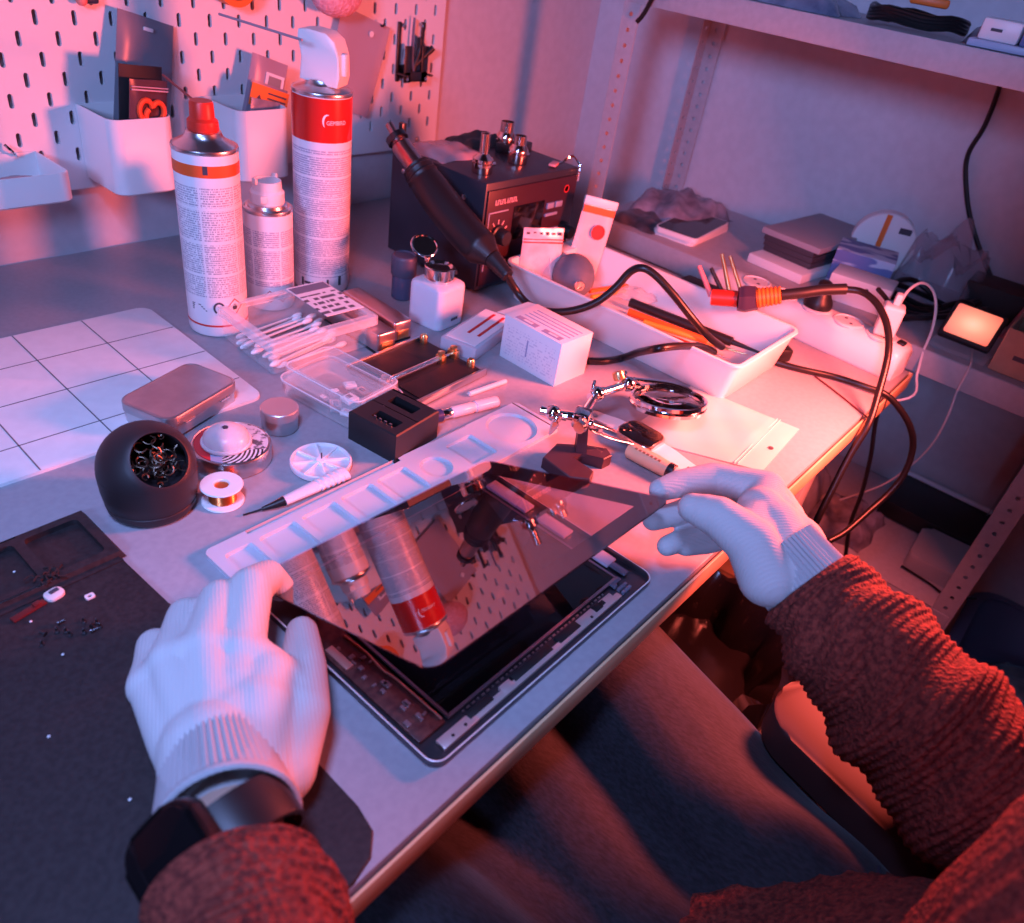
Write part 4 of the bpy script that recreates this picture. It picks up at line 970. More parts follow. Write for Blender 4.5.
# bags standing in the drawer
def card_bag(name, label, cat, px, d0, w, h, m, lean, yaw, thick=.006, group=None, z=TI):
    t = thing(name, label, cat, (px[0], px[1], z), group=group, rot=(lean, 0, yaw))
    b = MB(); n = 10; rnd = random.Random(int(px[0] * 1e4)); a = rnd.uniform(0, 6)
    def f(u, v, s):
        e = max(0, (1 - abs(2 * u - 1) ** 3) * (1 - abs(2 * v - 1) ** 3)) ** .5
        return ((u - .5) * w, s * (thick * .5 * e + .0003) + .002 * math.sin(5 * u + a) * math.sin(4 * v + a), v * h)
    F = [[b._v(f(i / n, j / n, -1)) for j in range(n + 1)] for i in range(n + 1)]; B = [[b._v(f(i / n, j / n, 1)) for j in range(n + 1)] for i in range(n + 1)]
    for i in range(n):
        for j in range(n):
            b.face([F[i][j], F[i + 1][j], F[i + 1][j + 1], F[i][j + 1]]); b.face([B[i][j], B[i][j + 1], B[i + 1][j + 1], B[i + 1][j]])
        for q in (0, n):
            b.face([F[i][q], F[i + 1][q], B[i + 1][q], B[i][q]]); b.face([F[q][i], F[q][i + 1], B[q][i + 1], B[q][i]])
    b.build('pouch', m, t, 60); return t
M_zip = noisy('pinkish zip bag', (.58, .40, .42), (.78, .62, .64), 45, .2, .3, .002)
p = W(538, 292, TI)
z1 = card_bag('zip_bag', 'small clear zip bag of parts standing before the station display', 'zip bag', (.796, .572), 0, .056, .086, M_zip, -.12, -.55)
b = MB(); b.box((0, -.003, .068), (.055, .0016, .0016)); b.box((0, -.003, .072), (.055, .0016, .0010)); b.build('zip_strip', M_inkr, z1)
b = MB()
for k in range(6): b.box((-.022 + .0088 * k, -.0026, .0795), (.004, .0012, .004 if k % 2 else .0025))
b.build('print', M_ink, z1)
c_ = flatbox('white_label_card', 'small white card with a blue corner leaning in the drawer behind the bulb', 'card', (.826, .556), (.040, .0012, .050), .05, printed('card blue corner', (.72, .66, .68), (.20, .26, .46), (12, 12, 22), (.2, .1, 0), (.56, .6)), z=TI); c_.rotation_euler = (-.25, 0, .05)
c_ = flatbox('white_box', 'white small carton standing in the drawer by the station knob', 'box', (.862, .583), (.040, .020, .048), .05, M_paper, z=TI)
z2 = card_bag('sachet', 'white and red sachet with a folded top leaning at the drawer corner', 'sachet', (.880, .566), 0, .048, .112, noisy('pink foil', (.72, .50, .52), (.80, .60, .62), 30, .25), -.16, -.75); z2.rotation_euler = (-.14, .16, -.62)
b = MB(); b.box((0, -.001, .099), (.0465, .005, .009)); b.build('red_top', mat('red orange print', (.75, .10, .04), .4), z2)
b = MB(); b.box((0, 0, .110), (.049, .006, .011), bevel=.001); b.build('folded_top', M_whitep, z2)
b = MB(); b.lathe([(.010, 0), (.010, .0008), (.0082, .0008), (.0082, 0), (.010, 0)], (.006, -.0052, .072), 24, RX); b.build('round_print', M_inkr, z2)
# orange handled tools: pliers/scrapers
def stick(name, label, cat, p0, p1, r, m, tipm=None, group=None, flat=1.0):
    p0, p1 = Vector(p0), Vector(p1); d = p1 - p0; mid = (p0 + p1) / 2
    t = thing(name, label, cat, tuple(p0), group=group)
    b = MB(); b.tube([(0, 0, 0), d * .03, d * .5, d * .72, d * .75], lambda u: r * (1 if .05 < u < .97 else .8), 14, 3, flat=flat); b.build('handle', m, t)
    b = MB(); b.tube([d * .74, d * .86, d], lambda u: r * (.62 - .5 * u), 10, 2, flat=flat); b.build('shaft', tipm or M_steel, t); return t
zz = TI + .0045
stick('orange_tweezers', 'orange flat tool lying across the drawer beside the blower bulb', 'tool', W(590, 291, TI + .012), W(642, 283, TI + .012), .0045, M_orange, M_orange, flat=.6)
stick('yellow_pick', 'thin yellow orange pick lying under the flat orange tool', 'tool', W(592, 297, zz), W(640, 288, zz), .0030, mat('amber', (.75, .38, .04), .4), M_gold)
stick('black_pen', 'long black pen lying along the white drawer', 'pen', W(632, 303, TI + .011), W(768, 356, TI + .011), .0062, M_black, M_black)
stick('dark_tweezers', 'dark grey tweezers with a blue shine between the pen and the orange sticks', 'tweezers', W(660, 312, TI + .009), W(742, 345, TI + .009), .0042, mat('dark blue steel', (.07, .09, .16), .25, .8), flat=.5)
stick('orange_spudger', 'orange pry stick lying nearest the drawer wall', 'pry stick', W(630, 312, zz), W(735, 352, zz), .0044, M_orange, M_gold)
stick('amber_spudger', 'amber pry stick lying between the other sticks in the drawer', 'pry stick', W(645, 322, zz - .001), W(748, 355, zz - .001), .0032, mat('amber', (.75, .38, .04), .4), M_gold)
stick('red_spudger', 'dark red stick with a steel tip in the drawer', 'pry stick', W(652, 330, zz), W(728, 359, zz), .0030, M_red)
b_ = crumple('clear_wrapper', 'clear wrapper around the ends of the pry sticks in the drawer', 'wrapper', (W(634, 305, TI).x, W(634, 305, TI).y), (.040, .045, .018), M_film, 71, z=TI + .0105)

# ------------------------------------------------------------------ third hand with magnifier
def P_(px, py, z): return W(px, py, z)
o_ = W(580, 458, DZ); th = thing('helping_hand', 'third hand stand with dark base, chrome clips and a round magnifier', 'helping hand', (o_.x, o_.y, DZ))
Q = lambda px, py, h: W(px, py, DZ + h) - Vector((o_.x, o_.y, DZ))
mcast = mat('dark cast iron', (.045, .022, .03), .5)
b = MB()
hgt = .012
foot = [Q(x, y, hgt) for x, y in ((543, 457), (557, 443), (586, 445), (607, 448), (612, 455), (604, 459), (583, 453), (572, 457), (594, 471), (590, 479), (570, 477))]
b.prism([(p.x, p.y) for p in foot[::1]], 0, hgt, .0008, 1)
b.build('base', mcast, th)
pc = Q(580, 454, .008); ptp = Q(583, 424, .040)
b = MB(); b.tube([pc, pc.lerp(ptp, .5), ptp], lambda u: .0075 - .0012 * u, 4, 3); b.build('column', mcast, th)
j0 = Q(582, 418, .046)
b = MB(); b.box(j0, (.017, .016, .017), .4, .003); b.cyl(j0 + Vector((-.012, -.006, 0)), j0 + Vector((.012, .006, 0)), .0036, seg=14)
b.lathe([(.006, 0), (.0065, .004), (.005, .006), (0, .006)], j0 + Vector((-.016, -.008, 0)), 16, Matrix.Rotation(PI / 2, 3, 'Y')); b.build('joint', M_chrome, th)
# arm to the left with its clip
j1 = Q(553, 413, .046)
b = MB(); b.cyl(j0, j1, .0042, seg=12); b.build('arm', M_chrome, th)
def clip(base, tip, w=.006):
    base, tip = Vector(base), Vector(tip); d = tip - base
    b = MB()
    side = d.cross(Vector((0, 0, 1))).normalized()
    for s in (1, -1):
        mid = base + d * .45 + Vector((0, 0, s * .0042))
        b.tube([base + Vector((0, 0, s * .0038)), mid, tip + Vector((0, 0, s * .0006))], lambda u: w * (.75 - .55 * u), 8, 4, flat=.30)
    b.cyl(base + d * .18 - side * .005, base + d * .18 + side * .005, .0022, seg=10)
    b.ball(base, .0046, 14, 8)
    o = b.build('alligator_clip', M_chrome, th)
    return o
b = MB(); b.ball(j1, .0078, 16, 10); b.cyl(j1 + Vector((-.006, .010, 0)), j1 + Vector((.006, -.012, 0)), .0044, seg=12); b.lathe([(.0042, 0), (.0042, .003), (.002, .0042), (0, .0042)], j1 + Vector((0, -.006, 0)), 14, RX); b.build('joint', M_chrome, th)
clip(j1 + Vector((-.002, -.006, -.002)), Q(549, 434, .026))
clip(j0 + Vector((.004, -.008, -.004)), Q(634, 443, .018), .0075)
# arm to the magnifier
j2 = Q(597, 394, .040); j3 = Q(628, 384, .040)
b = MB(); b.cyl(j0, j2, .0042, seg=12); b.cyl(j2, j3, .0045, seg=12); b.build('arm', M_chrome, th)
for j in (j2, j3):
    b = MB(); b.ball(j, .0080, 16, 10); b.cyl(j + Vector((-.011, 0, 0)), j + Vector((.011, 0, 0)), .0045, seg=12); b.box(j + Vector((0, .006, .004)), (.010, .004, .014), .5, .0012); b.build('joint', M_chrome, th)
b = MB(); b.lathe([(.0062, 0), (.0068, .003), (.0062, .008), (.003, .009), (0, .009)], j3 + Vector((-.004, .008, .003)), 18, Matrix.Rotation(-.6, 3, 'X')); tag(b.build('thumb_nut', M_gold, th), 'brass nut')
lc = Q(668, 401, .026); n_ = (RM @ Vector((.03, .985, .20))); n_ = Vector((n_.x, n_.y, abs(n_.z))).normalized()
n_ = (RM @ Vector((.08, .90, .42))).normalized(); Mq = n_.to_track_quat('Z', 'Y').to_matrix()
Rl = .0375
b = MB(); b.lathe([(Rl, -.0055), (Rl + .0022, -.0050), (Rl + .0026, -.0015), (Rl + .0012, 0), (Rl + .0026, .0015), (Rl + .0022, .0050), (Rl, .0055), (Rl - .0014, .0045), (Rl - .0014, -.0045), (Rl, -.0055)], lc, 56, Mq); b.build('lens_frame', M_chrome, th)
b = MB(); b.lathe([(0, -.0045), (Rl * .6, -.0030), (Rl - .0012, -.0006), (Rl - .0012, .0006), (Rl * .6, .0030), (0, .0045)], lc, 48, Mq); b.build('lens', mat('lens glass', (.97, .95, .96), .02, trans=1, ior=1.46), th)
e1 = lc + Mq @ Vector((-Rl - .003, .004, 0)); b = MB(); b.tube([j3, j3.lerp(lc, .25) + Vector((0, 0, .003)), lc + (j3 - lc).normalized() * (Rl + .002)], .0030, 12, 5)
b.tube([j3 + Vector((.004, .006, .002)), Q(668, 383, .036), Q(690, 391, .028), Q(704, 402, .016)], .0022, 8, 6); b.build('lens_arm', M_chrome, th)

# ------------------------------------------------------------------ watch on the desk, wood handled tool, bag
wc = W(641, 434, DZ + .012)
wt = thing('smart_watch', 'smart watch with a white strap lying face up beside the third hand', 'watch', (wc.x, wc.y, DZ), math.atan2(*[(W(692, 459) - W(603, 409))[i] for i in (1, 0)]))
b = MB(); b.prism(rrect(.044, .037, .010, 6), .004, .0125, .0026, 3); b.build('case', mat('silver aluminium', (.62, .60, .61), .25, 1), wt)
b = MB(); b.prism(rrect(.040, .033, .008, 6), .0125, .0135, .0006); b.build('screen', mat('watch glass', (.006, .005, .006), .06), wt)
b = MB(); b.lathe([(.0030, 0), (.0032, .001), (.0032, .0025), (0, .003)], (.006, -.0185, .008), 18, RX); b.build('crown', M_steel, wt)
msil = mat('white silicone strap', (.78, .76, .72), .5)
def strap(pts, w, h=.0022):
    b = MB(); pts = spline([Vector(p) for p in pts], 8); n = len(pts); rings = []
    for i, p in enumerate(pts):
        k = w if not callable(w) else w(i / (n - 1))
        rings.append([(p.x, p.y - k / 2, p.z), (p.x, p.y + k / 2, p.z), (p.x, p.y + k / 2 * .94, p.z + h), (p.x, p.y - k / 2 * .94, p.z + h)])
    return b.loops(rings)
b = strap([(.021, 0, .006), (.035, 0, .0060), (.055, 0, .0030), (.085, 0, .0006), (.098, 0, .0004)], lambda u: .024 - .004 * u)
for k in range(4): pass
s1 = b.build('strap', msil, wt)
b = MB()
for k in range(4): b.cyl((.058 + .009 * k, 0, .0030 - .0006 * k), (.058 + .009 * k, 0, .0056 - .0008 * k), .0012, seg=10)
b.build('strap_hole', M_ink, s1)
b = strap([(-.021, 0, .006), (-.032, 0, .0060), (-.048, 0, .0030), (-.064, 0, .0006)], lambda u: .024 - .003 * u)
s2 = b.build('strap', msil, wt)
b = MB(); b.cyl((-.056, 0, .0022), (-.056, 0, .0050), .0026, seg=16); b.build('pin', M_steel, s2)
a1 = W(628, 449, DZ + .0085); a2 = W(668, 470, DZ + .0085); d = a2 - a1
wh = thing('wood_handle_tool', 'tool with a pale orange wooden handle and dark ring by the gloved fingers', 'tool', (a1.x, a1.y, DZ + .0086), math.atan2(d.y, d.x))
RY = Matrix.Rotation(PI / 2, 3, 'Y')
b = MB(); b.lathe([(0, 0), (.0065, .0005), (.0082, .003), (.0084, d.length * .6), (.0078, d.length), (0, d.length)], (0, 0, 0), 28, RY); b.build('handle', noisy('orange wood', (.72, .40, .22), (.78, .47, .28), 40, .45), wh)
b = MB(); b.lathe([(.0080, d.length), (.0082, d.length + .001), (.0080, d.length + .006), (.0068, d.length + .007), (0, d.length + .007)], (0, 0, 0), 28, RY); tag(b.build('ferrule', M_dkmetal, wh), 'dark ring')
b = MB(); b.lathe([(.0066, d.length + .006), (.0060, d.length + .02), (.003, d.length + .03), (0, d.length + .03)], (0, 0, 0), 24, RY); b.build('head', mat('pale tip', (.75, .62, .5), .5), wh)
b = MB()
for k in range(7): b.box((.010 + .0042 * k, -.004 + .0, .0076), (.0026, .0022, .0004), M=Matrix.Rotation(.45, 4, 'X'))
b.build('lettering', mat('brown print', (.25, .12, .06), .6), wh)
# clear zip bag on the desk
zb = thing('clear_zip_bag', 'flat clear zip bag with a small dark hole on the desk by the right glove', 'zip bag', (.694, .243, DZ), math.radians(12))
b = MB(); n = 22
c4 = [W(622, 445, DZ) , W(757, 474, DZ), W(798, 430, DZ), W(690, 384, DZ)]
c4 = [Vector((.605, .300, DZ)), W(762, 472, DZ), W(799, 430, DZ), W(692, 386, DZ)]
Mi = (Matrix.Translation((.694, .243, DZ)) @ Matrix.Rotation(math.radians(12), 4, 'Z')).inverted()
c4 = [Mi @ q for q in c4]
def zf(u, v, s):
    p = c4[0] * (1 - u) * (1 - v) + c4[1] * u * (1 - v) + c4[2] * u * v + c4[3] * (1 - u) * v
    e = max(0, (1 - abs(2 * u - 1) ** 4) * (1 - abs(2 * v - 1) ** 4)) ** .5
    h = .0012 + e * (.0028 + .0016 * math.sin(7 * u + 3 * v) + .0012 * math.sin(11 * v - 6 * u) + .0008 * math.sin(19 * u + 13 * v)) * (1 if u < .78 else .35)
    return (p.x, p.y, .0002 + (h if s else 0))
F = [[b._v(zf(i / n, j / n, 1)) for j in range(n + 1)] for i in range(n + 1)]; B = [[b._v(zf(i / n, j / n, 0)) for j in range(n + 1)] for i in range(n + 1)]
for i in range(n):
    for j in range(n):
        b.face([F[i][j], F[i + 1][j], F[i + 1][j + 1], F[i][j + 1]]); b.face([B[i][j], B[i][j + 1], B[i + 1][j + 1], B[i + 1][j]])
    for q in (0, n):
        b.face([F[i][q], F[i + 1][q], B[i + 1][q], B[i][q]]); b.face([F[q][i], F[q][i + 1], B[q][i + 1], B[q][i]])
b.build('film', mat('milky film', (.80, .74, .66), .28, alpha=.72), zb, 60)
b = MB()
for u in (.80, .825): 
    q0, q1 = c4[0].lerp(c4[1], u), c4[3].lerp(c4[2], u)
    b.tube([Vector((q0.x, q0.y, .0028)), Vector((q1.x, q1.y, .0028))], .0006, 6)
b.build('zip_strip', mat('milky film edge', (.78, .68, .62), .35), zb)
q = (Mi @ W(770, 450, DZ)); b = MB(); b.lathe([(.0028, .0026), (.0028, .0031), (0, .0031)], (q.x, q.y, 0), 14); b.build('hang_hole', M_ink, zb)

# ------------------------------------------------------------------ power strip
pa = W(886.7, 378.7, DZ); 
ps = thing('power_strip', 'white power strip with angled sockets along the right end of the desk', 'power strip', (1.030, .295, DZ), math.radians(-3.5))
pl, pw, ph = .285, .054, .042
def psec(y, k=1):
    w = pw / 2 * k
    return [(-w, y, .004), (-w + .003, y, .0), (w - .003, y, .0), (w, y, .004), (w, y, ph * .80 * k), (w - .010, y, ph * k), (-w + .012, y, ph * k), (-w + .002, y, ph * .78 * k)]
b = MB(); b.loops([psec(-pl / 2, .86), psec(-pl / 2 + .004, .96), psec(-pl / 2 + .012), psec(pl / 2 - .012), psec(pl / 2 - .004, .96), psec(pl / 2, .86)])
b.build('strip_body', mat('white abs', (.78, .76, .76), .3), ps, 50)
sock_y = (-.105, -.059, -.013, .033, .079)
for y in sock_y:
    b = MB(); b.lathe([(0, -.001), (.0205, -.001), (.0205, .0012), (.0190, .0022), (.0178, .0022), (.0172, .0010), (0, .0008)], (.0, y, ph - .0004), 36); s_ = b.build('socket', mat('white socket', (.72, .70, .70), .4), ps)
    b = MB()
    for dx in (-.0085, .0085): b.cyl((dx * .7, y + dx * .7, ph - .0002), (dx * .7, y + dx * .7, ph + .0010), .0022, seg=12)
    b.build('contact_hole', M_ink, s_)
b = MB(); b.box((.0, -.131, ph + .001), (.012, .010, .005), .0, .002, M=Matrix.Rotation(.12, 4, 'X')); b.build('rocker_switch', M_black, ps)
PS = Matrix.Translation((1.030, .295, DZ)) @ Matrix.Rotation(math.radians(-3.5), 4, 'Z')
# charger plug and white cable
q = PS @ Vector((.0, -.105, ph + .002))
ud = thing('usb_charger', 'white usb charger plugged into the near end of the power strip', 'charger', tuple(q), math.radians(-3.5 + 20))
b = MB(); b.box((0, 0, .0205), (.026, .026, .040), bevel=.004, seg=3); b.build('charger_body', M_whitep, ud)
b = MB(); b.box((.002, 0, .0475), (.013, .008, .014), bevel=.002); b.build('usb_plug', M_whitep, ud)
cs = [q + Vector((.002, 0, .053))] + [V(px, py, d) for px, py, d in ((899, 305, .965), (908, 291, .968), (921, 283, .975), (932, 289, .985), (936, 306, .995), (932, 330, 1.008), (923, 352, 1.024))] + [onX(px, py, 1.0745) for px, py in ((917, 374), (909, 398))] + [Vector((1.04, .20, .665)), Vector((.98, .26, .60)), Vector((.95, .30, .50))]
b = MB(); b.tube(cs, .0017, 8, 6); tag(b.build('usb_cable', mat('white cable', (.78, .76, .76), .4)), 'white cable looping up from the usb charger on the power strip', 'cable')
p0_ = W(972, 342, MZ + .004)
lc2 = [p0_, Vector((1.125, p0_.y - .012, MZ + .002)), Vector((1.083, p0_.y - .020, MZ + .0025)), onX(957, 392, 1.0815), onX(947, 418, 1.085), onX(930, 447, 1.11), onX(905, 470, 1.14), onX(880, 486, 1.15), onX(840, 500, 1.15)]
b = MB(); b.tube(lc2, .0014, 8, 6); tag(b.build('lamp_cable', mat('grey white cable', (.6, .57, .58), .4)), 'thin white cable hanging from the glowing lamp over the shelf edge', 'cable')
# black plug in the strip
q = PS @ Vector((0, -.013, ph + .002))
bp = thing('mains_plug', 'black mains plug pushed into the middle of the power strip', 'plug', tuple(q), .3)
b = MB(); b.lathe([(.0185, 0), (.0190, .004), (.0175, .010), (.0135, .016), (.0095, .026), (.0085, .034), (.0050, .036), (0, .036)], seg=30); b.build('plug_body', M_black, bp)

# ------------------------------------------------------------------ soldering iron in its holder on the drawer edge
b0 = V(729, 285, .985)
ih = thing('tool_holder', 'black tool holder with upright metal tips behind the white drawer', 'tool holder', (.952, .405, DZ))
b = MB(); b.box((0, 0, .004), (.05, .10, .008), bevel=.002); b.box((.0, .0, .024), (.032, .080, .036), bevel=.004); b.build('holder_body', M_blackm, ih)
for px0, py0, px1, py1, m_, r in ((699, 266, 711, 288, mat('pink handle', (.6, .22, .24), .4), .0034), (711, 268, 725, 290, M_black, .0030), (722, 254, 729, 282, M_gold, .0030), (730, 256, 740, 280, M_gold, .0026)):
    b = MB(); A_ = V(px0, py0, 1.0) - Vector((.952, .405, DZ)); B_ = V(px1, py1 + 8, 1.0) - Vector((.952, .405, DZ)); b.cyl(B_, A_, r, r * .8, 14)
    b.build('tip_shaft', m_, ih)
si = thing('soldering_iron', 'soldering iron with an orange grip and thick black cord across the power strip', 'soldering iron', tuple(V(775, 296, .945)))
o_ = V(775, 296, .945)
K = lambda px, py, d: V(px, py, d) - o_
hp_ = [K(712, 297, .975), K(738, 299, .964), K(745, 299, .962), K(757, 298, .956), K(781, 295, .946)]
b = MB(); b.tube([hp_[0], hp_[1]], .010, 20, 2); tag(b.build('barrel_sleeve', M_red, si), 'red sleeve')
b = MB(); b.tube([hp_[1], hp_[2], hp_[3]], lambda u: .0175 - .002 * abs(2 * u - 1), 6, 3); tag(b.build('guard', mat('dark purple guard', (.05, .03, .06), .5), si), 'dark hexagonal guard')
b = MB(); b.tube([hp_[3], hp_[4]], lambda u: .0118 - .002 * u + (.0009 if int(u * 16) % 2 else 0), 24, 16) if False else b.tube([hp_[3].lerp(hp_[4], k / 24) for k in range(25)], lambda u: .0118 - .002 * u + (.0010 if int(u * 12) % 2 else 0), 24); tag(b.build('grip', M_orange, si), 'orange ribbed grip')
b = MB(); b.tube([hp_[4], K(800, 293, .942), K(822, 290, .939), K(846, 289, .936)], .0066, 14, 6); b.build('cord_sleeve', M_black, si)
b = MB(); b.tube([K(844, 289, .936), K(862, 292, .928), K(877, 304, .915), K(887, 326, .903), K(888, 355, .892), K(878, 395, .885), K(868, 425, .880), K(850, 455, .885), K(832, 490, .89), K(817, 520, .90), K(812, 533, .92), K(820, 542, .96)], .0042, 10, 8)
b.build('cord', M_cable, si)
# other black cords over the right corner
b = MB(); b.tube([W(775, 362, DZ + .0045), W(800, 369, DZ + .0045), W(835, 377, DZ + .0048), W(866, 387, DZ + .0062), V(889, 397, .936), V(908, 422, .946), V(913, 446, .965), V(905, 472, .98), V(890, 492, .99), V(868, 512, .99), V(845, 532, .985), V(829, 541, .982)], .0040, 10, 8)
tag(b.build('power_cable', M_cable), 'black cord running from the drawer over the right desk corner and looping below it', 'cable')
pd = thing('jack_plug', 'black plug with a pale end lying at the near corner of the drawer', 'plug', tuple(W(780, 358, DZ)), math.radians(50))
b = MB(); b.box((.004, 0, .0085), (.030, .018, .017), bevel=.003); b.build('plug_body', M_black, pd)
b = MB(); b.box((.028, 0, .0080), (.030, .022, .014), bevel=.002); tag(b.build('plug_end', mat('pale pink abs', (.6, .45, .45), .4), pd), 'pale end')
b = MB(); b.box((.030, 0, .0153), (.018, .012, .0008)); b.build('recess', M_ink, pd)
b = MB(); b.tube([V(878, 289, .97), V(887, 300, .985), V(893, 316, 1.01)] + [onX(px, py, 1.0735) for px, py in ((893, 335), (889, 360), (883, 390), (875, 425), (871, 455), (862, 492), (850, 525), (845, 560))], .0030, 8, 6)
tag(b.build('thin_cable', M_cable), 'thinner black cord dropping behind the power strip', 'cable')
# hose of the hot air gun over the drawer and the second black lead
o2 = gp[8]
b = MB(); b.tube([o2 - (gp[8] - gp[7]).normalized() * .004, V(516, 290, .925), V(527, 303, .925), V(545, 311, .915), V(570, 311, .905), V(595, 303, .895), V(615, 288, .885), V(630, 272, .875), V(642, 268, .868), V(655, 275, .868), V(672, 293, .873), V(692, 318, .885), V(708, 336, .905), W(722, 347, DZ + .022)], .0045, 10, 8)
tag(b.build('air_hose', M_cable), 'black hose arching from the hot air gun over the white drawer', 'hose')
b = MB(); b.tube([W(588, 361, DZ + .0045), W(605, 361, DZ + .0045), W(622, 358, DZ + .0048), W(638, 352.5, DZ + .030), W(655, 349, DZ + .0585), W(672, 346.5, DZ + .0605), W(688, 346, DZ + .050), W(702, 347, DZ + .034), W(714, 352, DZ + .014)], .0044, 10, 8)
tag(b.build('black_lead', M_cable), 'black lead running from behind the white carton over the drawer rim', 'cable')
b = MB(); b.tube([W(815, 376, DZ + .0015), W(840, 395, DZ + .0015), W(868, 418, DZ + .0015)], .0010, 6, 4)
tag(b.build('thin_wire', mat('dark red wire', (.10, .02, .02), .5)), 'thin dark wire lying on the orange lit desk corner', 'wire')
# ------------------------------------------------------------------ things on the pegboard
def peg_bin(name, label, x0, x1, z0, z1, dep_, r=.014):
    t = thing(name, label, 'container', ((x0 + x1) / 2, BY - dep_ / 2 - .0005, z0))
    w = x1 - x0
    sec = lambda g, r: [(p[0], p[1]) for p in ([(w / 2 - g, dep_ / 2 - g)] + [(-w / 2 + g, dep_ / 2 - g)] + [(-w / 2 + g + (r - r * math.cos(a)), -dep_ / 2 + g + r - r * math.sin(a)) for a in [PI / 2 * k / 7 for k in range(8)]] + [(w / 2 - g - r + r * math.sin(a), -dep_ / 2 + g + r - r * math.cos(a)) for a in [PI / 2 * k / 7 for k in range(8)]])]
    H = z1 - z0; b = MB()
    b.loops([[(p[0], p[1], z) for p in sec(g, rr)] for g, rr, z in ((.002, r, 0), (0, r, .002), (0, r, H - .0008), (.0006, r, H), (.0016, r - .001, H), (.0022, r - .002, H - .0008), (.0024, r - .002, .003))])
    b.build('bin_body', M_whitep, t)
    for x in (-w / 4, w / 4):
        b = MB(); b.box((x, dep_ / 2 + .004, H - .008), (.0045, .010, .010), bevel=.001); b.build('hook', M_whitep, t)
    return t
peg_bin('peg_container', 'white pegboard bin holding a grey foil bag and a black packet', .4035, .4775, .828, .910, .076)
peg_bin('peg_container', 'white pegboard bin behind the tall red topped can, holding orange marked sachets', .5565, .6325, .826, .911, .078)
peg_bin('peg_tray', 'shallow white pegboard tray at the left edge of the picture', .150, .3535, .8335, .864, .082, .012)
M_slate = mat('grey foil bag', (.20, .21, .25), .28)
z = card_bag('foil_bag', 'grey foil bag with a hang hole sticking up out of the pegboard bin', 'plastic bag', (.452, .926), 0, .070, .164, M_slate, -.10, .0, .008, z=.840)
z.rotation_euler = (-.12, .02, .12)
z.rotation_euler = (-.10, .26, .10)
b = MB(); b.box((0, -.004, .152), (.012, .002, .004), bevel=.0008); b.build('hang_hole', M_whitep, z)
z = card_bag('black_packet', 'black packet with a small zip bag front standing in the pegboard bin', 'packet', (.4395, .902), 0, .054, .128, M_blackm, -.08, .1, .006, z=.832); z.rotation_euler = (.02, .13, .15)
z = card_bag('zip_pouch', 'small dark zip bag of orange red parts in front of the black packet', 'zip bag', (.441, .891), 0, .048, .116, mat('dark film', (.10, .05, .06), .2), 0, 0, .005, z=.832); z.rotation_euler = (.03, .13, .15)
b = MB(); b.box((0, -.0036, .106), (.045, .0016, .0014)); b.box((0, -.0036, .109), (.045, .0014, .001)); b.build('zip_strip', mat('pink film line', (.6, .42, .45), .3), z)
b = MB()
for cx_, cz_, r_, a0_, a1_ in ((-.006, .086, .0085, .3, 4.2), (.009, .085, .0080, -1.2, 2.6), (.000, .080, .0060, 2.0, 5.5)):
    b.tube([(cx_ + r_ * math.cos(a0_ + (a1_ - a0_) * k / 9), -.0046, cz_ + r_ * 1.2 * math.sin(a0_ + (a1_ - a0_) * k / 9)) for k in range(10)], .0030, 8)
tag(b.build('parts', mat('red orange plastic', (.85, .10, .03), .4), z), 'red orange parts')
for i, (lab, x, y, w, h, m_, rr) in enumerate((('grey foil sachet with a printed label in the right pegboard bin', .603, .922, .052, .125, mat('lilac foil', (.34, .28, .34), .3), (-.10, .30, -.1)),
        ('sachet with an orange printed band leaning in the right pegboard bin', .595, .908, .052, .098, mat('dark lilac foil', (.24, .20, .25), .3), (-.05, .30, -.1)),
        ('small crinkled dark sachet at the front of the right pegboard bin', .590, .895, .045, .082, M_bagd, (.02, .22, .1)))):
    z = card_bag('foil_sachet', lab, 'sachet', (x, y), 0, w, h, m_, 0, 0, .006, z=.838); z.rotation_euler = rr
    if i == 0:
        b = MB(); b.box((.008, -.0042, .100), (.026, .001, .018)); l_ = b.build('label', M_paper, z)
        b = MB(); b.box((.008, -.0049, .100), (.018, .0006, .011)); b.build('label_code', mat('grey code', (.18, .2, .22), .5), l_)
    if i == 1:
        b = MB(); b.box((0, -.0042, .082), (.052, .001, .026)); l_ = b.build('orange_band', M_orange, z)
        b = MB(); b.poly([(-.020, -.0049, .074), (-.008, -.0049, .074), (-.014, -.0049, .084)])
        for k in range(3): b.box((.010, -.0049, .076 + .006 * k), (.026, .0005, .0022))
        b.build('warning_print', M_ink, l_)
z = crumple('clear_sachets', 'clear bag of small parts lying in the shallow pegboard tray', 'plastic bag', (.285, .915), (.11, .055, .022), mat('pink clear film', (.5, .38, .42), .2, alpha=.7), 81, z=.8365)
b = MB(); b.tube([(.330, .951, .862), (.326, .945, .868), (.322, .952, .874)], .0016, 8, 4); o = b.build('tray_hook', M_chrome); tag(o, 'small chrome hook holding the shallow pegboard tray', 'hook')
# hanging clear bag behind the duster can
z = card_bag('hanging_bag', 'clear grey bag hanging on the pegboard behind the white trigger head', 'plastic bag', (.772, .946), 0, .090, .125, mat('grey lilac film', (.50, .42, .48), .22, alpha=.7), 0, 0, .006, z=.885)
z.rotation_euler = (0, .30, 0)
b = MB(); b.lathe([(.004, 0), (.004, .001), (0, .001)], (.012, -.0030, .107), 14, RX); b.build('hang_hole', M_whitep, z)
b = MB(); b.tube([(.835, .956, .994), (.835, .942, .994), (.835, .938, .998)], .0016, 8, 3); tag(b.build('peg_hook', M_dkmetal), 'small dark hook carrying the hanging clear bag', 'hook')
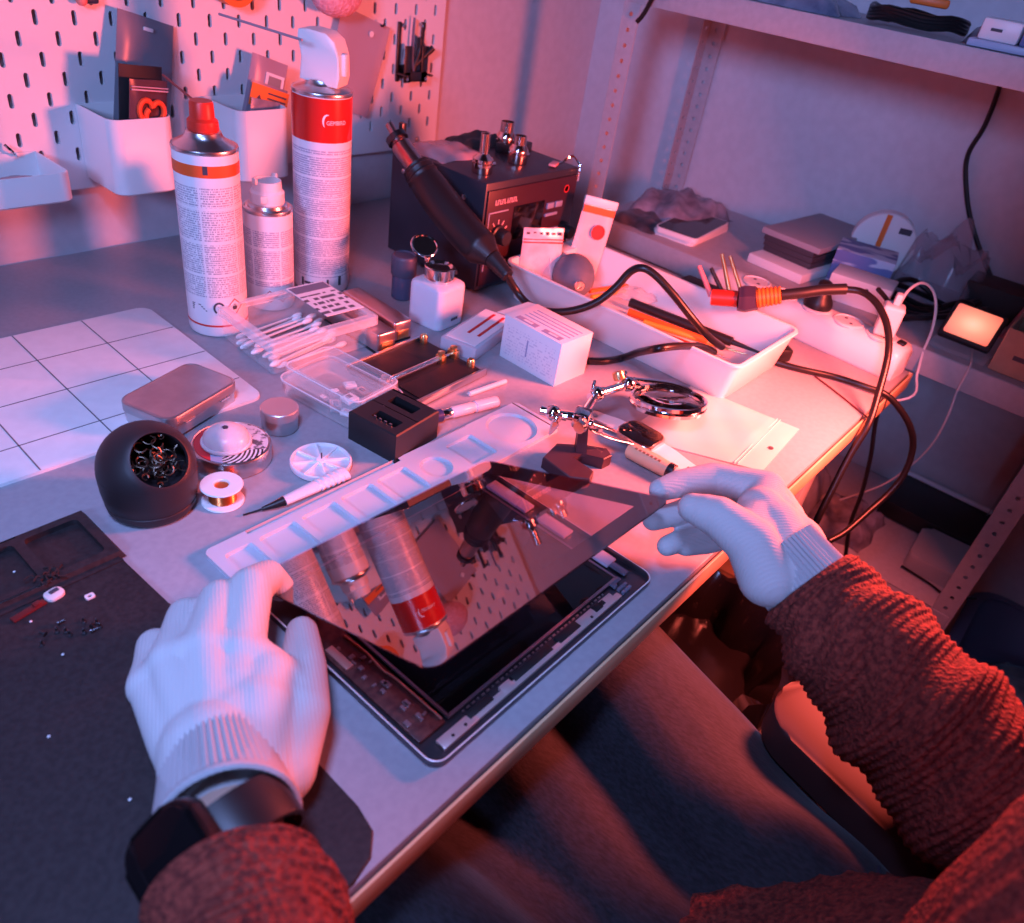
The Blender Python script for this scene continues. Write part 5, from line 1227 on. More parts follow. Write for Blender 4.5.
# hook rack with pliers
hk = thing('tool_hook', 'dark metal U-shaped tool hook on the pegboard by its right edge', 'hook', (.902, BY - .001, .958))
b = MB()
for x in (-.0235, .0235): b.box((x, -.0015, .0), (.0062, .0025, .080), bevel=.0006); b.box((x, -.014, -.028), (.0062, .026, .0025), bevel=.0006)
b.box((0, -.0015, -.026), (.046, .0025, .018), bevel=.0006); b.box((-.017, -.016, -.014), (.013, .0025, .050), bevel=.0006); b.box((.017, -.016, -.014), (.013, .0025, .050), bevel=.0006); b.box((0, -.016, -.031), (.046, .0025, .014), bevel=.0006)
b.build('hook_plate', M_dkmetal, hk)
for x in (-.019, .019):
    for z_ in (.036, -.034): b = MB(); b.lathe([(.0028, 0), (.0028, .0012), (0, .0016)], (x, -.003 if z_ > 0 else -.018, z_), 12, RX); b.build('screw', M_chrome, hk)
pl_ = thing('pliers', 'small pliers with dark handles held in the U-shaped pegboard hook', 'pliers', (.902, BY - .010, .945))
b = MB(); b.tube([(.030, -.010, .022), (.014, -.004, .006), (.002, 0, -.006), (-.004, 0, -.014)], lambda u: .0042 * (1.1 - .5 * u), 10, 5); b.tube([(.012, 0, .034), (.012, 0, .016), (.004, 0, -.002), (.001, 0, -.014)], lambda u: .0040, 10, 5); b.build('handle', M_black, pl_)
b = MB(); b.tube([(-.002, 0, .060), (-.003, 0, .030), (-.002, 0, .0), (.0, 0, -.012)], lambda u: .0022 + .002 * u, 8, 4, flat=.6); b.build('jaw', mat('blue steel', (.22, .28, .42), .3, .7), pl_)
# round things cut by the top of the picture
tp = onY(226, -22, BY)
tr = thing('tape_roll', 'orange tape roll hanging at the top of the pegboard, mostly out of view', 'tape', (tp.x, BY - .013, tp.z))
b = MB(); rings = [(.020, -.010), (.027, -.010), (.027, .010), (.020, .010), (.020, -.010)]
b.loops([[(r * math.cos(2 * PI * i / 40), y, r * math.sin(2 * PI * i / 40)) for i in range(40)] for r, y in rings], False, False); b.build('roll', M_orange, tr)
tp = onY(322, -12, BY)
t = thing('sponge_ball', 'pink fluffy ball hanging above the duster can, cut by the top of the picture', 'ball', (tp.x, BY - .030, tp.z))
b = MB(); b.ball((0, 0, 0), .029, 24, 16, None, (1.35, .8, 1)); b.build('ball', noisy('pink fluff', (.62, .30, .36), (.78, .48, .55), 220, .95, .9, .003), t)
tp = onY(84, -4, BY)
t = thing('cable_clip', 'dark blue clip with a red end at the upper left of the pegboard', 'clip', (tp.x, BY - .006, tp.z))
b = MB(); b.box((0, 0, 0), (.022, .010, .012), bevel=.003); b.build('clip_body', mat('dark navy', (.02, .03, .06), .4), t)
b = MB(); b.ball((-.008, -.004, -.002), .006, 12, 8); tag(b.build('clip_end', mat('salmon plastic', (.8, .25, .2), .4), t), 'salmon end')
b = MB(); b.ball((-.030, 0, .006), .005, 12, 8); t2 = b.build('pin_head', mat('blue plastic pin', (.12, .25, .5), .4)); t2.location = t.location; tag(t2, 'small blue pin head at the top edge of the pegboard', 'pin')

# ------------------------------------------------------------------ black work mat with screws
wm = thing('work_mat', 'black rubber work mat with part wells under the left glove', 'mat', (0, .30, DZ))
m_mat = noisy('black rubber mat', (.013, .010, .012), (.024, .019, .021), 260, .55, .25, .0003)
b = MB(); X1, Y0, Y1 = .164, .146 - .30, .497 - .30
b.prism([(X1, .366 - .30 + .006), (X1 - .002, .4400 - .30), (-.33, .4400 - .30), (-.33, Y0), (.133, Y0), (.148, Y0 + .004), (.158, Y0 + .014), (.161, Y0 + .03)], 0, .0030, .0006, 1)
b.build('mat_sheet', m_mat, wm)
b = MB(); Pm = lambda u, v: (u, v, .0062)
ys, ye = .4385 - .30, Y1 - .001
cols_ = [(-.33, -.06), (-.06, .025), (.025, .1175), (.1175, .1635)]
for k, (u0, u1) in enumerate(cols_):
    hole = rrect(u1 - u0 - .009, ye - ys - .013, .004, 3, ((u0 + u1) / 2 - (.002 if k == 3 else 0), (ys + ye) / 2))
    cell(b, Pm, u0, u1, ys, ye, hole); b.loops([[(p[0], p[1], z) for p in hole] for z in (.0062, .0018)], False, True)
b.loops([[(-.33, ys, .0062), (.1635, ys, .0062), (.1635, ye, .0062), (-.33, ye, .0062)], [(-.33, ys - .002, .001), (.1665, ys - .002, .001), (.1665, ye + .002, .0001), (-.33, ye + .002, .0001)]], False, False)
b.box((-.083, ys - .006, .0033), (.49, .003, .0012))
b.build('well_frame', m_mat, wm)
MT = DZ + .003
c = W(40, 604, MT)
fl = thing('flex_connector', 'white oval connector with a dark red flex tail on the black mat', 'electronic part', (c.x, c.y, MT), math.radians(10))
b = MB(); b.prism(rrect(.012, .010, .004, 4, (.010, 0)), 0, .0022, .0004); b.build('plate', mat('pale metal plate', (.75, .62, .60), .35), fl)
b = MB(); b.box((.011, .0015, .0024), (.006, .003, .0008)); b.build('pad', M_ink, fl)
b = MB(); b.box((-.008, -.001, .0010), (.022, .005, .0014), bevel=.0004); b.box((-.002, -.0005, .0020), (.005, .004, .002), bevel=.0004); tag(b.build('tail', mat('dark red flex', (.12, .012, .012), .3), fl), 'dark red tail')
c = W(90, 597, MT)
b = MB(); b.loops([[(p[0], p[1], z) for p in rrect(w, w * .8, .001, 2)] for w, z in ((.0058, 0), (.0058, .0012), (.0028, .0012), (.0028, 0), (.0058, 0))], False, False)
o = b.build('square_frame', mat('pale frame', (.75, .68, .68), .4), None, 38, (c.x, c.y, MT)); tag(o, 'tiny white square frame lying alone on the black mat', 'electronic part')
sc = thing('screw', 'tiny black screw scattered on the black mat', 'screw', (0, 0, 0), 0, 'tiny black screws')
b = MB(); b.lathe([(0, 0), (.0017, 0), (.0017, .0008), (.0008, .0011), (.0008, .0042), (0, .0046)], seg=12); b.build('screw_body', M_dkmetal, sc)
rnd = random.Random(3)
for i, (px, py) in enumerate(((58, 625), (66, 632), (57, 632), (46, 636), (42, 645), (84, 622), (92, 627), (97, 623), (84, 633), (91, 633), (70, 635), (100, 627))):
    o = sc if i == 0 else copy_tree(sc); c = W(px, py, MT); o.location = (c.x, c.y, MT + (0 if i % 3 else .0017)); o.rotation_euler = (0 if i % 3 else 1.45, 0, rnd.uniform(0, 6))
cr = None
for i, (px, py, lab) in enumerate(((63, 655, 'white crumb nearest the black screws on the black mat'), (14, 571, 'white crumb in the mat well'), (31, 622, 'white crumb just below the red flex tail'), (130, 800, 'white crumb beside the left glove cuff'), (49, 737, 'faint crumb on the empty middle of the black mat'))):
    c = W(px, py, MT); b = MB(); b.ball((0, 0, .0006), .0008, 8, 6, None, (1.2, .9, .7)); o = b.build('paper_crumb', M_paper, None, 38, (c.x, c.y, MT if i != 1 else DZ + .0018)); tag(o, lab, 'crumb')
c = W(48, 578, DZ + .006)
b = MB()
for k in range(14):
    a = rnd.uniform(0, 6.3); p = Vector((rnd.uniform(-.007, .007), rnd.uniform(-.004, .004), .0006)); b.tube([p, p + Vector((.004 * math.cos(a), .004 * math.sin(a), .0016)), p + Vector((.007 * math.cos(a + .7), .007 * math.sin(a + .7), .0002))], .0007, 5, 3)
o = b.build('fluff_clump', mat('dark fluff', (.02, .008, .008), .8), None, 38, (c.x, c.y, DZ + .0062)); tag(o, 'dark clump of fluff on the divider of the black mat wells', 'fluff')

# ------------------------------------------------------------------ tablet
TX0, TX1, TY0, TY1 = .2060, .4465, .1615, .3450
tw_, td_ = TX1 - TX0, TY1 - TY0
tb = thing('tablet', 'open tablet with its circuit edges showing, lying at the desk edge', 'tablet', ((TX0 + TX1) / 2, (TY0 + TY1) / 2, DZ))
b = MB(); tray_mesh(b, tw_, td_, .0068, .0016, .010, .0022, seg=7); b.build('back_shell', mat('dark anodised shell', (.16, .15, .17), .3, .9), tb)
b = MB(); b.loops([[(p[0], p[1], z) for p in rrect(tw_ + g, td_ + g, .010 + g / 2, 7)] for g, z in ((-.0004, .0066), (.0003, .0069), (-.0010, .0071), (-.0020, .0069))], False, False); b.build('rim', mat('polished rim', (.72, .71, .72), .35, .3), tb)
b = MB(); b.box((.003, .006, .0042), (.182, .152, .0036), bevel=.0004); b.build('display', mat('black display', (.004, .003, .004), .05), tb)
b = MB()
for y, h in ((-.0712, .0022), (.0830, .0018)): b.box((.003, y, .0054), (.186, h, .0016))
for x in (-.0892, .0952): b.box((x, .006, .0054), (.0018, .154, .0016))
b.build('display_frame', mat('pink metal frame', (.55, .38, .42), .3, .9), tb)
ny = -td_ / 2
b = MB(); b.box((-.012, ny + .0085, .0044), (.190, .0052, .0030), bevel=.0004); b.box((.055, ny + .0105, .0044), (.045, .0085, .0032), bevel=.0004); b.box((-.092, ny + .0095, .0046), (.030, .0080, .0030), bevel=.0004); b.box((-.045, ny + .0105, .0044), (.010, .007, .0032), bevel=.0004)
b.build('ground_strip', mat('bright bracket', (.80, .66, .64), .32, .7), tb)
b = MB()
for k in range(34): b.box((-.080 + .0046 * k, ny + .0168, .0060), (.0026 if k % 3 else .0012, .0012, .0010))
b.build('contact_row', mat('silver contacts', (.8, .7, .7), .3, 1), tb)
b = MB()
for x, w, h in ((-.070, .022, .0055), (-.018, .040, .006), (.022, .024, .0065), (.058, .009, .0060), (.064, .006, .004)):
    b = MB(); b.box((x, ny + .0120, .0050), (w, h, .0028), bevel=.0003); b.build('black_module', M_black, tb)
for x in (-.097, -.086, .047):
    b = MB(); b.cyl((x, ny + .0088, .0056), (x, ny + .0088, .0064), .0011, seg=10); b.build('screw_hole', M_black, tb)
b = MB()
for k in range(7): b.box((.088 + .004 * (k % 3), ny + .008 + .004 * (k // 3), .0046), (.0032, .0026, .003), bevel=.0003)
b.box((.092, ny + .019, .0048), (.012, .004, .002), bevel=.0004); b.box((.107, ny + .026, .0045), (.006, .016, .002), bevel=.0004)
b.build('connector_block', mat('blue grey parts', (.26, .28, .38), .3, .6), tb)
b = MB()
for y, h in ((-.045, .028), (.0, .030), (.050, .046)): b.box((.1075, y, .0046), (.013, h, .0030), bevel=.0010)
b.build('battery_strip', mat('frosted cell', (.42, .42, .50), .2), tb)
b = MB(); b.box((-.1040, -.010, .0044), (.022, .125, .0026), bevel=.0004); b.build('logic_board', noisy('dark red board', (.05, .012, .014), (.11, .035, .03), 160, .35), tb)
for k in range(22):
    b = MB(); rnd_x, rnd_y = rnd.uniform(-.112, -.097), rnd.uniform(-.065, .045); b.box((rnd_x, rnd_y, .0062), (rnd.uniform(.0015, .004), rnd.uniform(.0015, .005), .0014), bevel=.0002); b.build('board_chip', mat('grey chips', (.30, .22, .24), .3, .6), tb)
b = MB(); b.box((-.110, .008, .0062), (.006, .022, .0016), bevel=.0004); b.tube([(-.094, -.07, .0064), (-.0945, -.03, .0066), (-.096, -.018, .0066), (-.0945, .0, .0066), (-.096, .02, .0066)], .0007, 6, 6); b.build('flex_cable', mat('copper flex', (.65, .30, .25), .3, .6), tb)

# glass front panel, lifted at its near edge
gl = thing('glass_panel', 'clear glass touch panel with a dark border, tilted up over the tablet', 'glass panel', (.2057, .3474, .7575))
ex = Vector((.99979381, -.0166355, -.01164485)); ey = Vector((-.01115647, -.93342437, .35860071)); en = ex.cross(-ey)
M3 = Matrix((ex, -ey, en)).transposed(); gl.rotation_euler = M3.to_euler()
gw, gh, gt = .2404, .1882, .0009
def glassmat(name, tint, ior):
    m = bpy.data.materials.new(name); m.use_nodes = True; t = m.node_tree; t.nodes.clear()
    out = t.nodes.new('ShaderNodeOutputMaterial'); mx = t.nodes.new('ShaderNodeMixShader'); fr = t.nodes.new('ShaderNodeFresnel'); tr = t.nodes.new('ShaderNodeBsdfTransparent'); g = t.nodes.new('ShaderNodeBsdfGlossy')
    fr.inputs['IOR'].default_value = ior; tr.inputs['Color'].default_value = (*tint, 1); g.inputs['Roughness'].default_value = .012; g.inputs['Color'].default_value = (.95, .95, .95, 1)
    ge = t.nodes.new('ShaderNodeNewGeometry'); mt_ = t.nodes.new('ShaderNodeMath'); mt_.operation = 'MULTIPLY'; inv = t.nodes.new('ShaderNodeMath'); inv.operation = 'SUBTRACT'; inv.inputs[0].default_value = 1
    t.links.new(ge.outputs['Backfacing'], inv.inputs[1]); t.links.new(fr.outputs[0], mt_.inputs[0]); t.links.new(inv.outputs[0], mt_.inputs[1])
    t.links.new(mt_.outputs[0], mx.inputs[0]); t.links.new(tr.outputs[0], mx.inputs[1]); t.links.new(g.outputs[0], mx.inputs[2]); t.links.new(mx.outputs[0], out.inputs[0]); return m
outer = rrect(gw, gh, .010, 6, (gw / 2, -gh / 2))
b = MB(); b.prism(outer, -gt / 2, gt / 2); b.build('glass_sheet', glassmat('coated glass', (.78, .70, .78), 3.6), gl, 0)
ix0, ix1, iy0, iy1 = .0205, gw - .021, -.0245, -gh + .0185
inner = rrect(ix1 - ix0, iy0 - iy1, .001, 6, ((ix0 + ix1) / 2, (iy0 + iy1) / 2))
b = MB(); b.loops([[(p[0], p[1], z) for p in q] for q, z in ((outer, -gt / 2 - .0002), (inner, -gt / 2 - .0002), (inner, -gt / 2 - .0005), (outer, -gt / 2 - .0005), (outer, -gt / 2 - .0002))], False, False)
mb_ = mat('dark border film', (.012, .008, .014), .15, alpha=.88)
b.build('border', mb_, gl)
b = MB(); rr = [(.0045, 0), (.0054, 0), (.0054, .0004), (.0045, .0004), (.0045, 0)]
b.loops([[(.0113 + r * math.cos(2 * PI * i / 36), -.0936 + r * math.sin(2 * PI * i / 36), z - gt / 2 - .0010) for i in range(36)] for r, z in rr], False, False); b.build('button_ring', mat('pale ring', (.65, .6, .65), .3), gl)
# ------------------------------------------------------------------ the person
pr = thing('person', 'person in a red knitted sweater, dark jeans and white gloves lifting the tablet glass', 'person', (.27, -.14, .47))
PO = Vector((.27, -.14, .47))
L_ = {}
for n, p, z in (('wrist', (224, 801), .780), ('mI', (240, 655), .790), ('pI', (251, 588), .789), ('tI', (281, 588), .765), ('mM', (205, 650), .793), ('pM', (221, 600), .788), ('mR', (172, 662), .788), ('pR', (187, 617), .780), ('mP', (150, 686), .777), ('pP', (155, 646), .768), ('tc', (278, 768), .770), ('tm', (300, 712), .776), ('ti', (303, 668), .773), ('tt', (302, 632), .767)):
    L_[n] = W(*p, z)
R_ = {}
for n, p, d in (('wrist', (794, 571), .562), ('mI', (766, 490), .600), ('pI', (714, 479), .610), ('dI', (679, 484), .602), ('tI', (660, 490), .594), ('tc', (768, 577), .550), ('tm', (752, 543), .550), ('ti', (719, 517), .554), ('tt', (693, 508), .562), ('mM', (778, 502), .612), ('pM', (712, 500), .627), ('tM', (653, 520), .606), ('mR', (788, 515), .618), ('pR', (722, 520), .630), ('tR', (667, 546), .606), ('mP', (795, 530), .618), ('pP', (735, 535), .632), ('tP', (685, 547), .612)):
    R_[n] = V(*p, d)
LE = Vector((-.010, -.030, .832)); RE = V(1048, 868, .475)
LS = Vector((.105, -.17, .985)); RS = Vector((.435, -.17, .985))
# gloves ------------------------------------------------------------
mg = mat('white knit glove', (.45, .46, .47), .9); t = NT(mg)
wv = t.n('ShaderNodeTexWave'); wv.inputs['Scale'].default_value = 150; wv.inputs['Distortion'].default_value = .6; t.l(t.coord(rot=(0, 0, .53)), wv.inputs['Vector'])
nz = t.n('ShaderNodeTexNoise'); nz.inputs['Scale'].default_value = 900; t.l(t.coord(), nz.inputs['Vector'])
t.bump(t.math('ADD', t.math('MULTIPLY', wv.outputs['Fac'], .6), nz.outputs['Fac']), .45, .0006)
mg2 = mg.copy(); mg2.name = 'white knit glove turned'
for nd in mg2.node_tree.nodes:
    if nd.type == 'MAPPING' and abs(nd.inputs['Rotation'].default_value[2]) > .1: nd.inputs['Rotation'].default_value[2] = -.82
def glove(name, J, sgn, elbow, curl):
    w = J['wrist']; a = (elbow - w).normalized()
    palm = lambda q: (q, )
    ch = []
    # metacarpal webs from wrist to each knuckle
    rad = {'I': (.0130, .0118, .0102, .0088), 'M': (.0130, .0118, .0102, .0088), 'R': (.0125, .0110, .0098, .0084), 'P': (.0118, .0098, .0088, .0076)}
    for f in 'IMRP':
        m = J['m' + f]; st = w.lerp(m, .18)
        ch.append([(st, .0205), (w.lerp(m, .55), .0175), (m, rad[f][0])])
    ch.append([(w - a * .004, .0295), (w - a * .008, .0295), (w.lerp((J['mI'] + J['mP']) / 2, .35), .0275)])
    return ch, rad, a
# left: fingers curl down over the tablet corner
ch, rad, aL = glove('l', L_, 1, LE, 0)
down = Vector((0, 0, -1)); fwd = ((L_['pM'] - L_['mM']).normalized())
for f in 'MRP':
    m, p = L_['m' + f], L_['p' + f]
    ext = .018 if f != 'P' else .013
    d1 = p + fwd * ext * .75 + down * ext * .75
    d1.z = max(d1.z, .757)
    tip = d1 + fwd * .002 + down * .010; tip.z = max(tip.z, .7540); 
    ch.append([(m, rad[f][0] * 1.08), (m.lerp(p, .5), rad[f][1] * 1.10), (p, rad[f][1] * 1.10), (d1, rad[f][2] * 1.08), (tip, rad[f][3])])
m, p, tI = L_['mI'], L_['pI'], L_['tI']
dI = p.lerp(tI, .58) + Vector((.002, .004, .006))
ch.append([(m, .0142), (m.lerp(p, .5), .0134), (p, .0136), (dI, .0112), (tI, .0092)])
ch.append([(L_['wrist'].lerp(L_['tc'], .4), .020), (L_['tc'], .0205), (L_['tm'], .0170), (L_['ti'], .0140), (L_['ti'].lerp(L_['tt'], .5), .0122), (L_['tt'], .0102)])
ch.append([(L_['tm'], .0150), (L_['mI'].lerp(L_['wrist'], .25), .0160)]); ch.append([(L_['tm'].lerp(L_['ti'], .35), .0125), (L_['mI'].lerp(L_['pI'], .12), .0120)]); ch.append([(L_['tc'], .0200), (L_['mI'].lerp(L_['wrist'], .5), .0200)])          # web of the thumb
webL = (L_['mI'] * 1.1 + L_['tm'] + L_['wrist'] * .9) / 3
ch.append([(webL, .0215), (L_['mI'].lerp(L_['tm'], .45), .0175)]); ch.append([(webL, .0225), (L_['wrist'].lerp(L_['tc'], .4), .0245)]); ch.append([(L_['tm'].lerp(L_['ti'], .3), .0150), (L_['mI'].lerp(L_['tm'], .40) + (L_['ti'] - L_['tm']) * .15, .0150), (L_['mI'], .0150)])
palmL = (L_['mI'] + L_['mP'] + L_['wrist']) / 3
ch.append([(L_['tc'], .0175), (palmL + Vector((0, 0, -.004)), .0185), (L_['mP'].lerp(L_['wrist'], .45), .0170)])
ch.append([(L_['mI'], .0125), (L_['mM'], .0130), (L_['mR'], .0122), (L_['mP'], .0112)])
for q in ch: q[:] = [(pt - PO, r) for pt, r in q]
gL = organic('glove', ch, .0014, 14, mg, pr); tag(gL, 'white glove on the hand holding the tablet corner')
# right: pinch grip
ch, rad, aR = glove('r', R_, -1, RE, 0)
ch.append([(R_['mI'], .0155), (R_['mI'].lerp(R_['pI'], .5), .0140), (R_['pI'], .0134), (R_['dI'], .0112), (R_['tI'], .0090)])
for f in 'MRP':
    ch.append([(R_['m' + f], rad[f][0]), (R_['m' + f].lerp(R_['p' + f], .55), rad[f][1]), (R_['p' + f], rad[f][1]), (R_['p' + f].lerp(R_['t' + f], .55) + Vector((0, 0, -.002)), rad[f][2]), (R_['t' + f], rad[f][3])])
ch.append([(R_['wrist'].lerp(R_['tc'], .4), .020), (R_['tc'], .0215), (R_['tm'], .0188), (R_['ti'], .0152), (R_['ti'].lerp(R_['tt'], .5), .0136), (R_['tt'], .0112)])
ch.append([(R_['tm'], .0165), (R_['mI'].lerp(R_['wrist'], .30), .0170)]); ch.append([(R_['tm'].lerp(R_['ti'], .25), .0135), (R_['mI'].lerp(R_['tm'], .25), .0150)]); ch.append([(R_['tc'], .0205), (R_['mI'].lerp(R_['wrist'], .55), .0210)]); ch.append([(R_['wrist'], .0275), (R_['mI'].lerp(R_['wrist'], .45).lerp(R_['tm'], .3), .0230)])
palmR = (R_['mI'] + R_['mP'] + R_['wrist']) / 3
webR = (R_['mI'] * 1.2 + R_['tm'] + R_['wrist'] * .8) / 3
ch.append([(webR, .0225), (R_['mI'].lerp(R_['tm'], .42), .0185)]); ch.append([(webR, .0235), (R_['wrist'].lerp(R_['tc'], .35), .0265)]); ch.append([(R_['tm'].lerp(R_['ti'], .2), .0150), (R_['mI'].lerp(R_['tm'], .45), .0165), (R_['mI'], .0150)])
ch.append([(R_['tc'], .0170), (palmR, .0195), (R_['mP'].lerp(R_['wrist'], .45), .0170)])
ch.append([(R_['mI'], .0130), (R_['mM'], .0130), (R_['mR'], .0122), (R_['mP'], .0112)])
for q in ch: q[:] = [(pt - PO, r) for pt, r in q]
gR = organic('glove', ch, .0014, 14, mg2, pr); tag(gR, 'white glove pinching the raised glass corner')
# ribbed cuffs
mcuff = mat('ribbed cuff knit', (.36, .37, .39), .9)
def cuff(parent, w, a, l0, l1, r0, r1, flat, side):
    """knitted wrist rib with a rolled hem"""
    b = MB(); u = a.cross(side).normalized(); v = u.cross(a).normalized(); n = 120; rings = []
    L = 18
    prof = [(k / L, r0 + (r1 - r0) * (k / L) ** 1.3) for k in range(L + 1)]
    prof = [(s * (l1 - l0) + l0, r) for s, r in prof]
    prof += [(l1 + .0014, r1 + .0014), (l1 + .0036, r1 + .0012), (l1 + .0044, r1 - .0008), (l1 + .0030, r1 - .0024), (l1 - .010, r1 - .0028)]
    for i, (s, r) in enumerate(prof):
        rib = .00055 if i <= L else .0002
        rings.append([w + a * s + u * ((r + rib * (1 if j % 2 else -1)) * math.cos(2 * PI * j / n)) * flat + v * ((r + rib * (1 if j % 2 else -1)) * math.sin(2 * PI * j / n)) - PO for j in range(n)])
    b.loops(rings, False, False)
    return b.build('cuff', mcuff, parent, 60)
cuff(gL, L_['wrist'], aL, -.030, .014, .0325, .0390, .86, Vector((0, 0, 1)))
cuff(gR, R_['wrist'], aR, -.018, .014, .0320, .0335, .92, Vector((0, 0, 1)))
# body under the clothes: one skin
skin = mat('skin', (.55, .34, .26), .5, sss=.1)
HC = Vector((.285, -.112, 1.170))
hipR, hipL = Vector((.345, -.135, .575)), Vector((.185, -.135, .575))
kR, kL = Vector((.508, .285, .572)), Vector((.165, .31, .565))
aRk, aLk = Vector((.49, .32, .09)), Vector((.16, .33, .09))
bl = []
ch = [[((hipL + hipR) / 2, .095), (Vector((.258, -.18, .72)), .085), (Vector((.255, -.192, .88)), .085), (Vector((.265, -.18, .97)), .065), (Vector((.272, -.150, 1.045)), .052), (Vector((.280, -.135, 1.095)), .050)],
      [(LS, .045), (Vector((.27, -.18, .97)), .062), (RS, .045)],
      [(LS, .046), (LE, .036), (L_['wrist'] + aL * .02, .0255)], [(RS, .046), (RE, .036), (R_['wrist'] + aR * .01, .0245)],
      [(hipR, .075), (kR, .050), (aRk, .035)], [(hipL, .075), (kL, .050), (aLk, .035)],
      [(hipL, .080), (hipR, .080)]]
for q in ch: q[:] = [(pt - PO, r) for pt, r in q]
hr = Matrix.Rotation(-.35, 3, 'X') @ Matrix.Identity(3)
fwdv = Vector((.05, .86, -.50)).normalized(); hr = fwdv.to_track_quat('Y', 'Z').to_matrix()
hl = lambda x, y, z: HC - PO + hr @ Vector((x, y, z))
bl = [(hl(0, 0, .012), (.074, .093, .098), hr), (hl(0, .038, -.048), (.052, .055, .062), hr), (hl(0, .098, -.020), (.012, .020, .020), hr), (hl(0, .086, .004), (.011, .014, .026), hr), (hl(0, .088, -.060), (.024, .010, .008), hr), (hl(0, .080, -.092), (.022, .018, .016), hr), (hl(.076, -.005, -.010), (.010, .020, .030), hr), (hl(-.076, -.005, -.010), (.010, .020, .030), hr)]
body = organic('body', ch, .006, 4, skin, pr, bl)
for x in (-.031, .031):
    b = MB(); b.ball(hl(x, .0775, .004), .0118, 16, 10); b.build('eye', mat('eye white', (.75, .75, .75), .2), body)
    b = MB(); b.ball(hl(x, .0862, .002), .0048, 12, 8); b.build('iris', mat('dark iris', (.04, .025, .02), .2), body)
hair = organic('hair', [[(hl(-.03, -.02, .07), .055), (hl(.03, -.02, .07), .055)], [(hl(0, -.05, .02), .062), (hl(0, -.055, -.03), .050)], [(hl(0, .03, .085), .040), (hl(-.035, .035, .075), .035), (hl(.035, .035, .075), .035)], [(hl(-.062, -.02, .035), .024), (hl(.062, -.02, .035), .024)]], .006, 4, noisy('dark brown hair', (.02, .012, .008), (.05, .03, .02), 90, .6, .6, .004), pr)
# jeans
mj = mat('dark denim', (.022, .022, .036), .8, sheen=.15); t = NT(mj)
nz = t.n('ShaderNodeTexNoise'); nz.inputs['Scale'].default_value = 420; nz.inputs['Detail'].default_value = 3; t.l(t.coord(scale=(1, .35, 1), rot=(0, 0, .6)), nz.inputs['Vector'])
t.l(t.ramp(nz.outputs['Fac'], [(.35, (.004, .004, .007)), (.65, (.015, .0145, .022))]), t.b.inputs['Base Color']); t.bump(nz.outputs['Fac'], .4, .0006)
ch = [[(hipL + Vector((0, .01, -.01)), .098), (hipR + Vector((0, .01, -.01)), .098)], [(Vector((.28, -.06, .548)), .090), (Vector((.365, .26, .525)), .082)], [(Vector((.27, -.06, .548)), .088), (Vector((.20, .26, .52)), .075)], [((hipL + hipR) / 2 + Vector((0, 0, .06)), .108), ((hipL + hipR) / 2 + Vector((0, 0, 0)), .108)],
      [(hipR, .094), (hipR.lerp(kR, .5), .084), (kR, .072), (kR.lerp(aRk, .5), .060), (aRk + Vector((0, 0, .02)), .056)], [(hipL, .092), (hipL.lerp(kL, .5), .083), (kL, .066), (kL.lerp(aLk, .5), .060), (aLk + Vector((0, 0, .02)), .056)]]
for q in ch: q[:] = [(pt - PO, r) for pt, r in q]
jeans = organic('jeans', ch, .0055, 5, mj, pr)
# cloth folds: gentle displacement of the skin
def folds(o, fn):
    me = o.data
    N = [v.normal.copy() for v in me.vertices]; C0 = [v.co.copy() for v in me.vertices]
    for v, c0, nn in zip(me.vertices, C0, N): v.co = c0 + nn * fn(c0 + PO)
def jf(p):
    d = 0
    for (c, dirv, w, amp, k) in ((hipR, Vector((.5, .85, 0)), .24, .0050, 60), (hipL, Vector((-.1, .95, 0)), .24, .0050, 55)):
        q = p - c; g = math.exp(-(q.length / w) ** 2); d += amp * g * math.sin(k * (q.dot(Vector((dirv.y * .6 + .5, -dirv.x * .8 + .5, .4)))) + 2 * math.sin(9 * q.y))
    return d
folds(jeans, jf)
b = MB(); p0 = Vector((.285, .075, .652)); 
dirt = (kR - hipR).normalized()
def onthigh(s, ang, r=.0895):
    c = hipR.lerp(kR, s); u = dirt.cross(Vector((0, 0, 1))).normalized(); v = u.cross(dirt); rr = (.094 + (.073 - .094) * s) + .0030
    return c + u * (-math.cos(ang) * rr) + v * (math.sin(ang) * rr) - PO
b.tube([onthigh(.10 + .10 * k / 10, 1.0 + 1.1 * k / 10) for k in range(11)], .0014, 6, 2); b.build('pocket_seam', mat('denim seam', (.035, .032, .05), .8), jeans)
b = MB(); b.tube([onthigh(.15 + .7 * k / 14, .15 + .02 * math.sin(k)) for k in range(15)], .0012, 6, 2); b.build('inner_seam', mat('denim seam', (.035, .032, .05), .8), jeans)
for A_, s in ((aRk, 1), (aLk, -1)):
    sh = organic('shoe', [[(A_ + Vector((0, -.03, -.045)) - PO, .040), (A_ + Vector((.01 * s, .07, -.052)) - PO, .036), (A_ + Vector((.015 * s, .15, -.055)) - PO, .032)], [(A_ - PO, .042), (A_ + Vector((0, 0, -.04)) - PO, .040)]], .005, 4, M_blackm, pr)
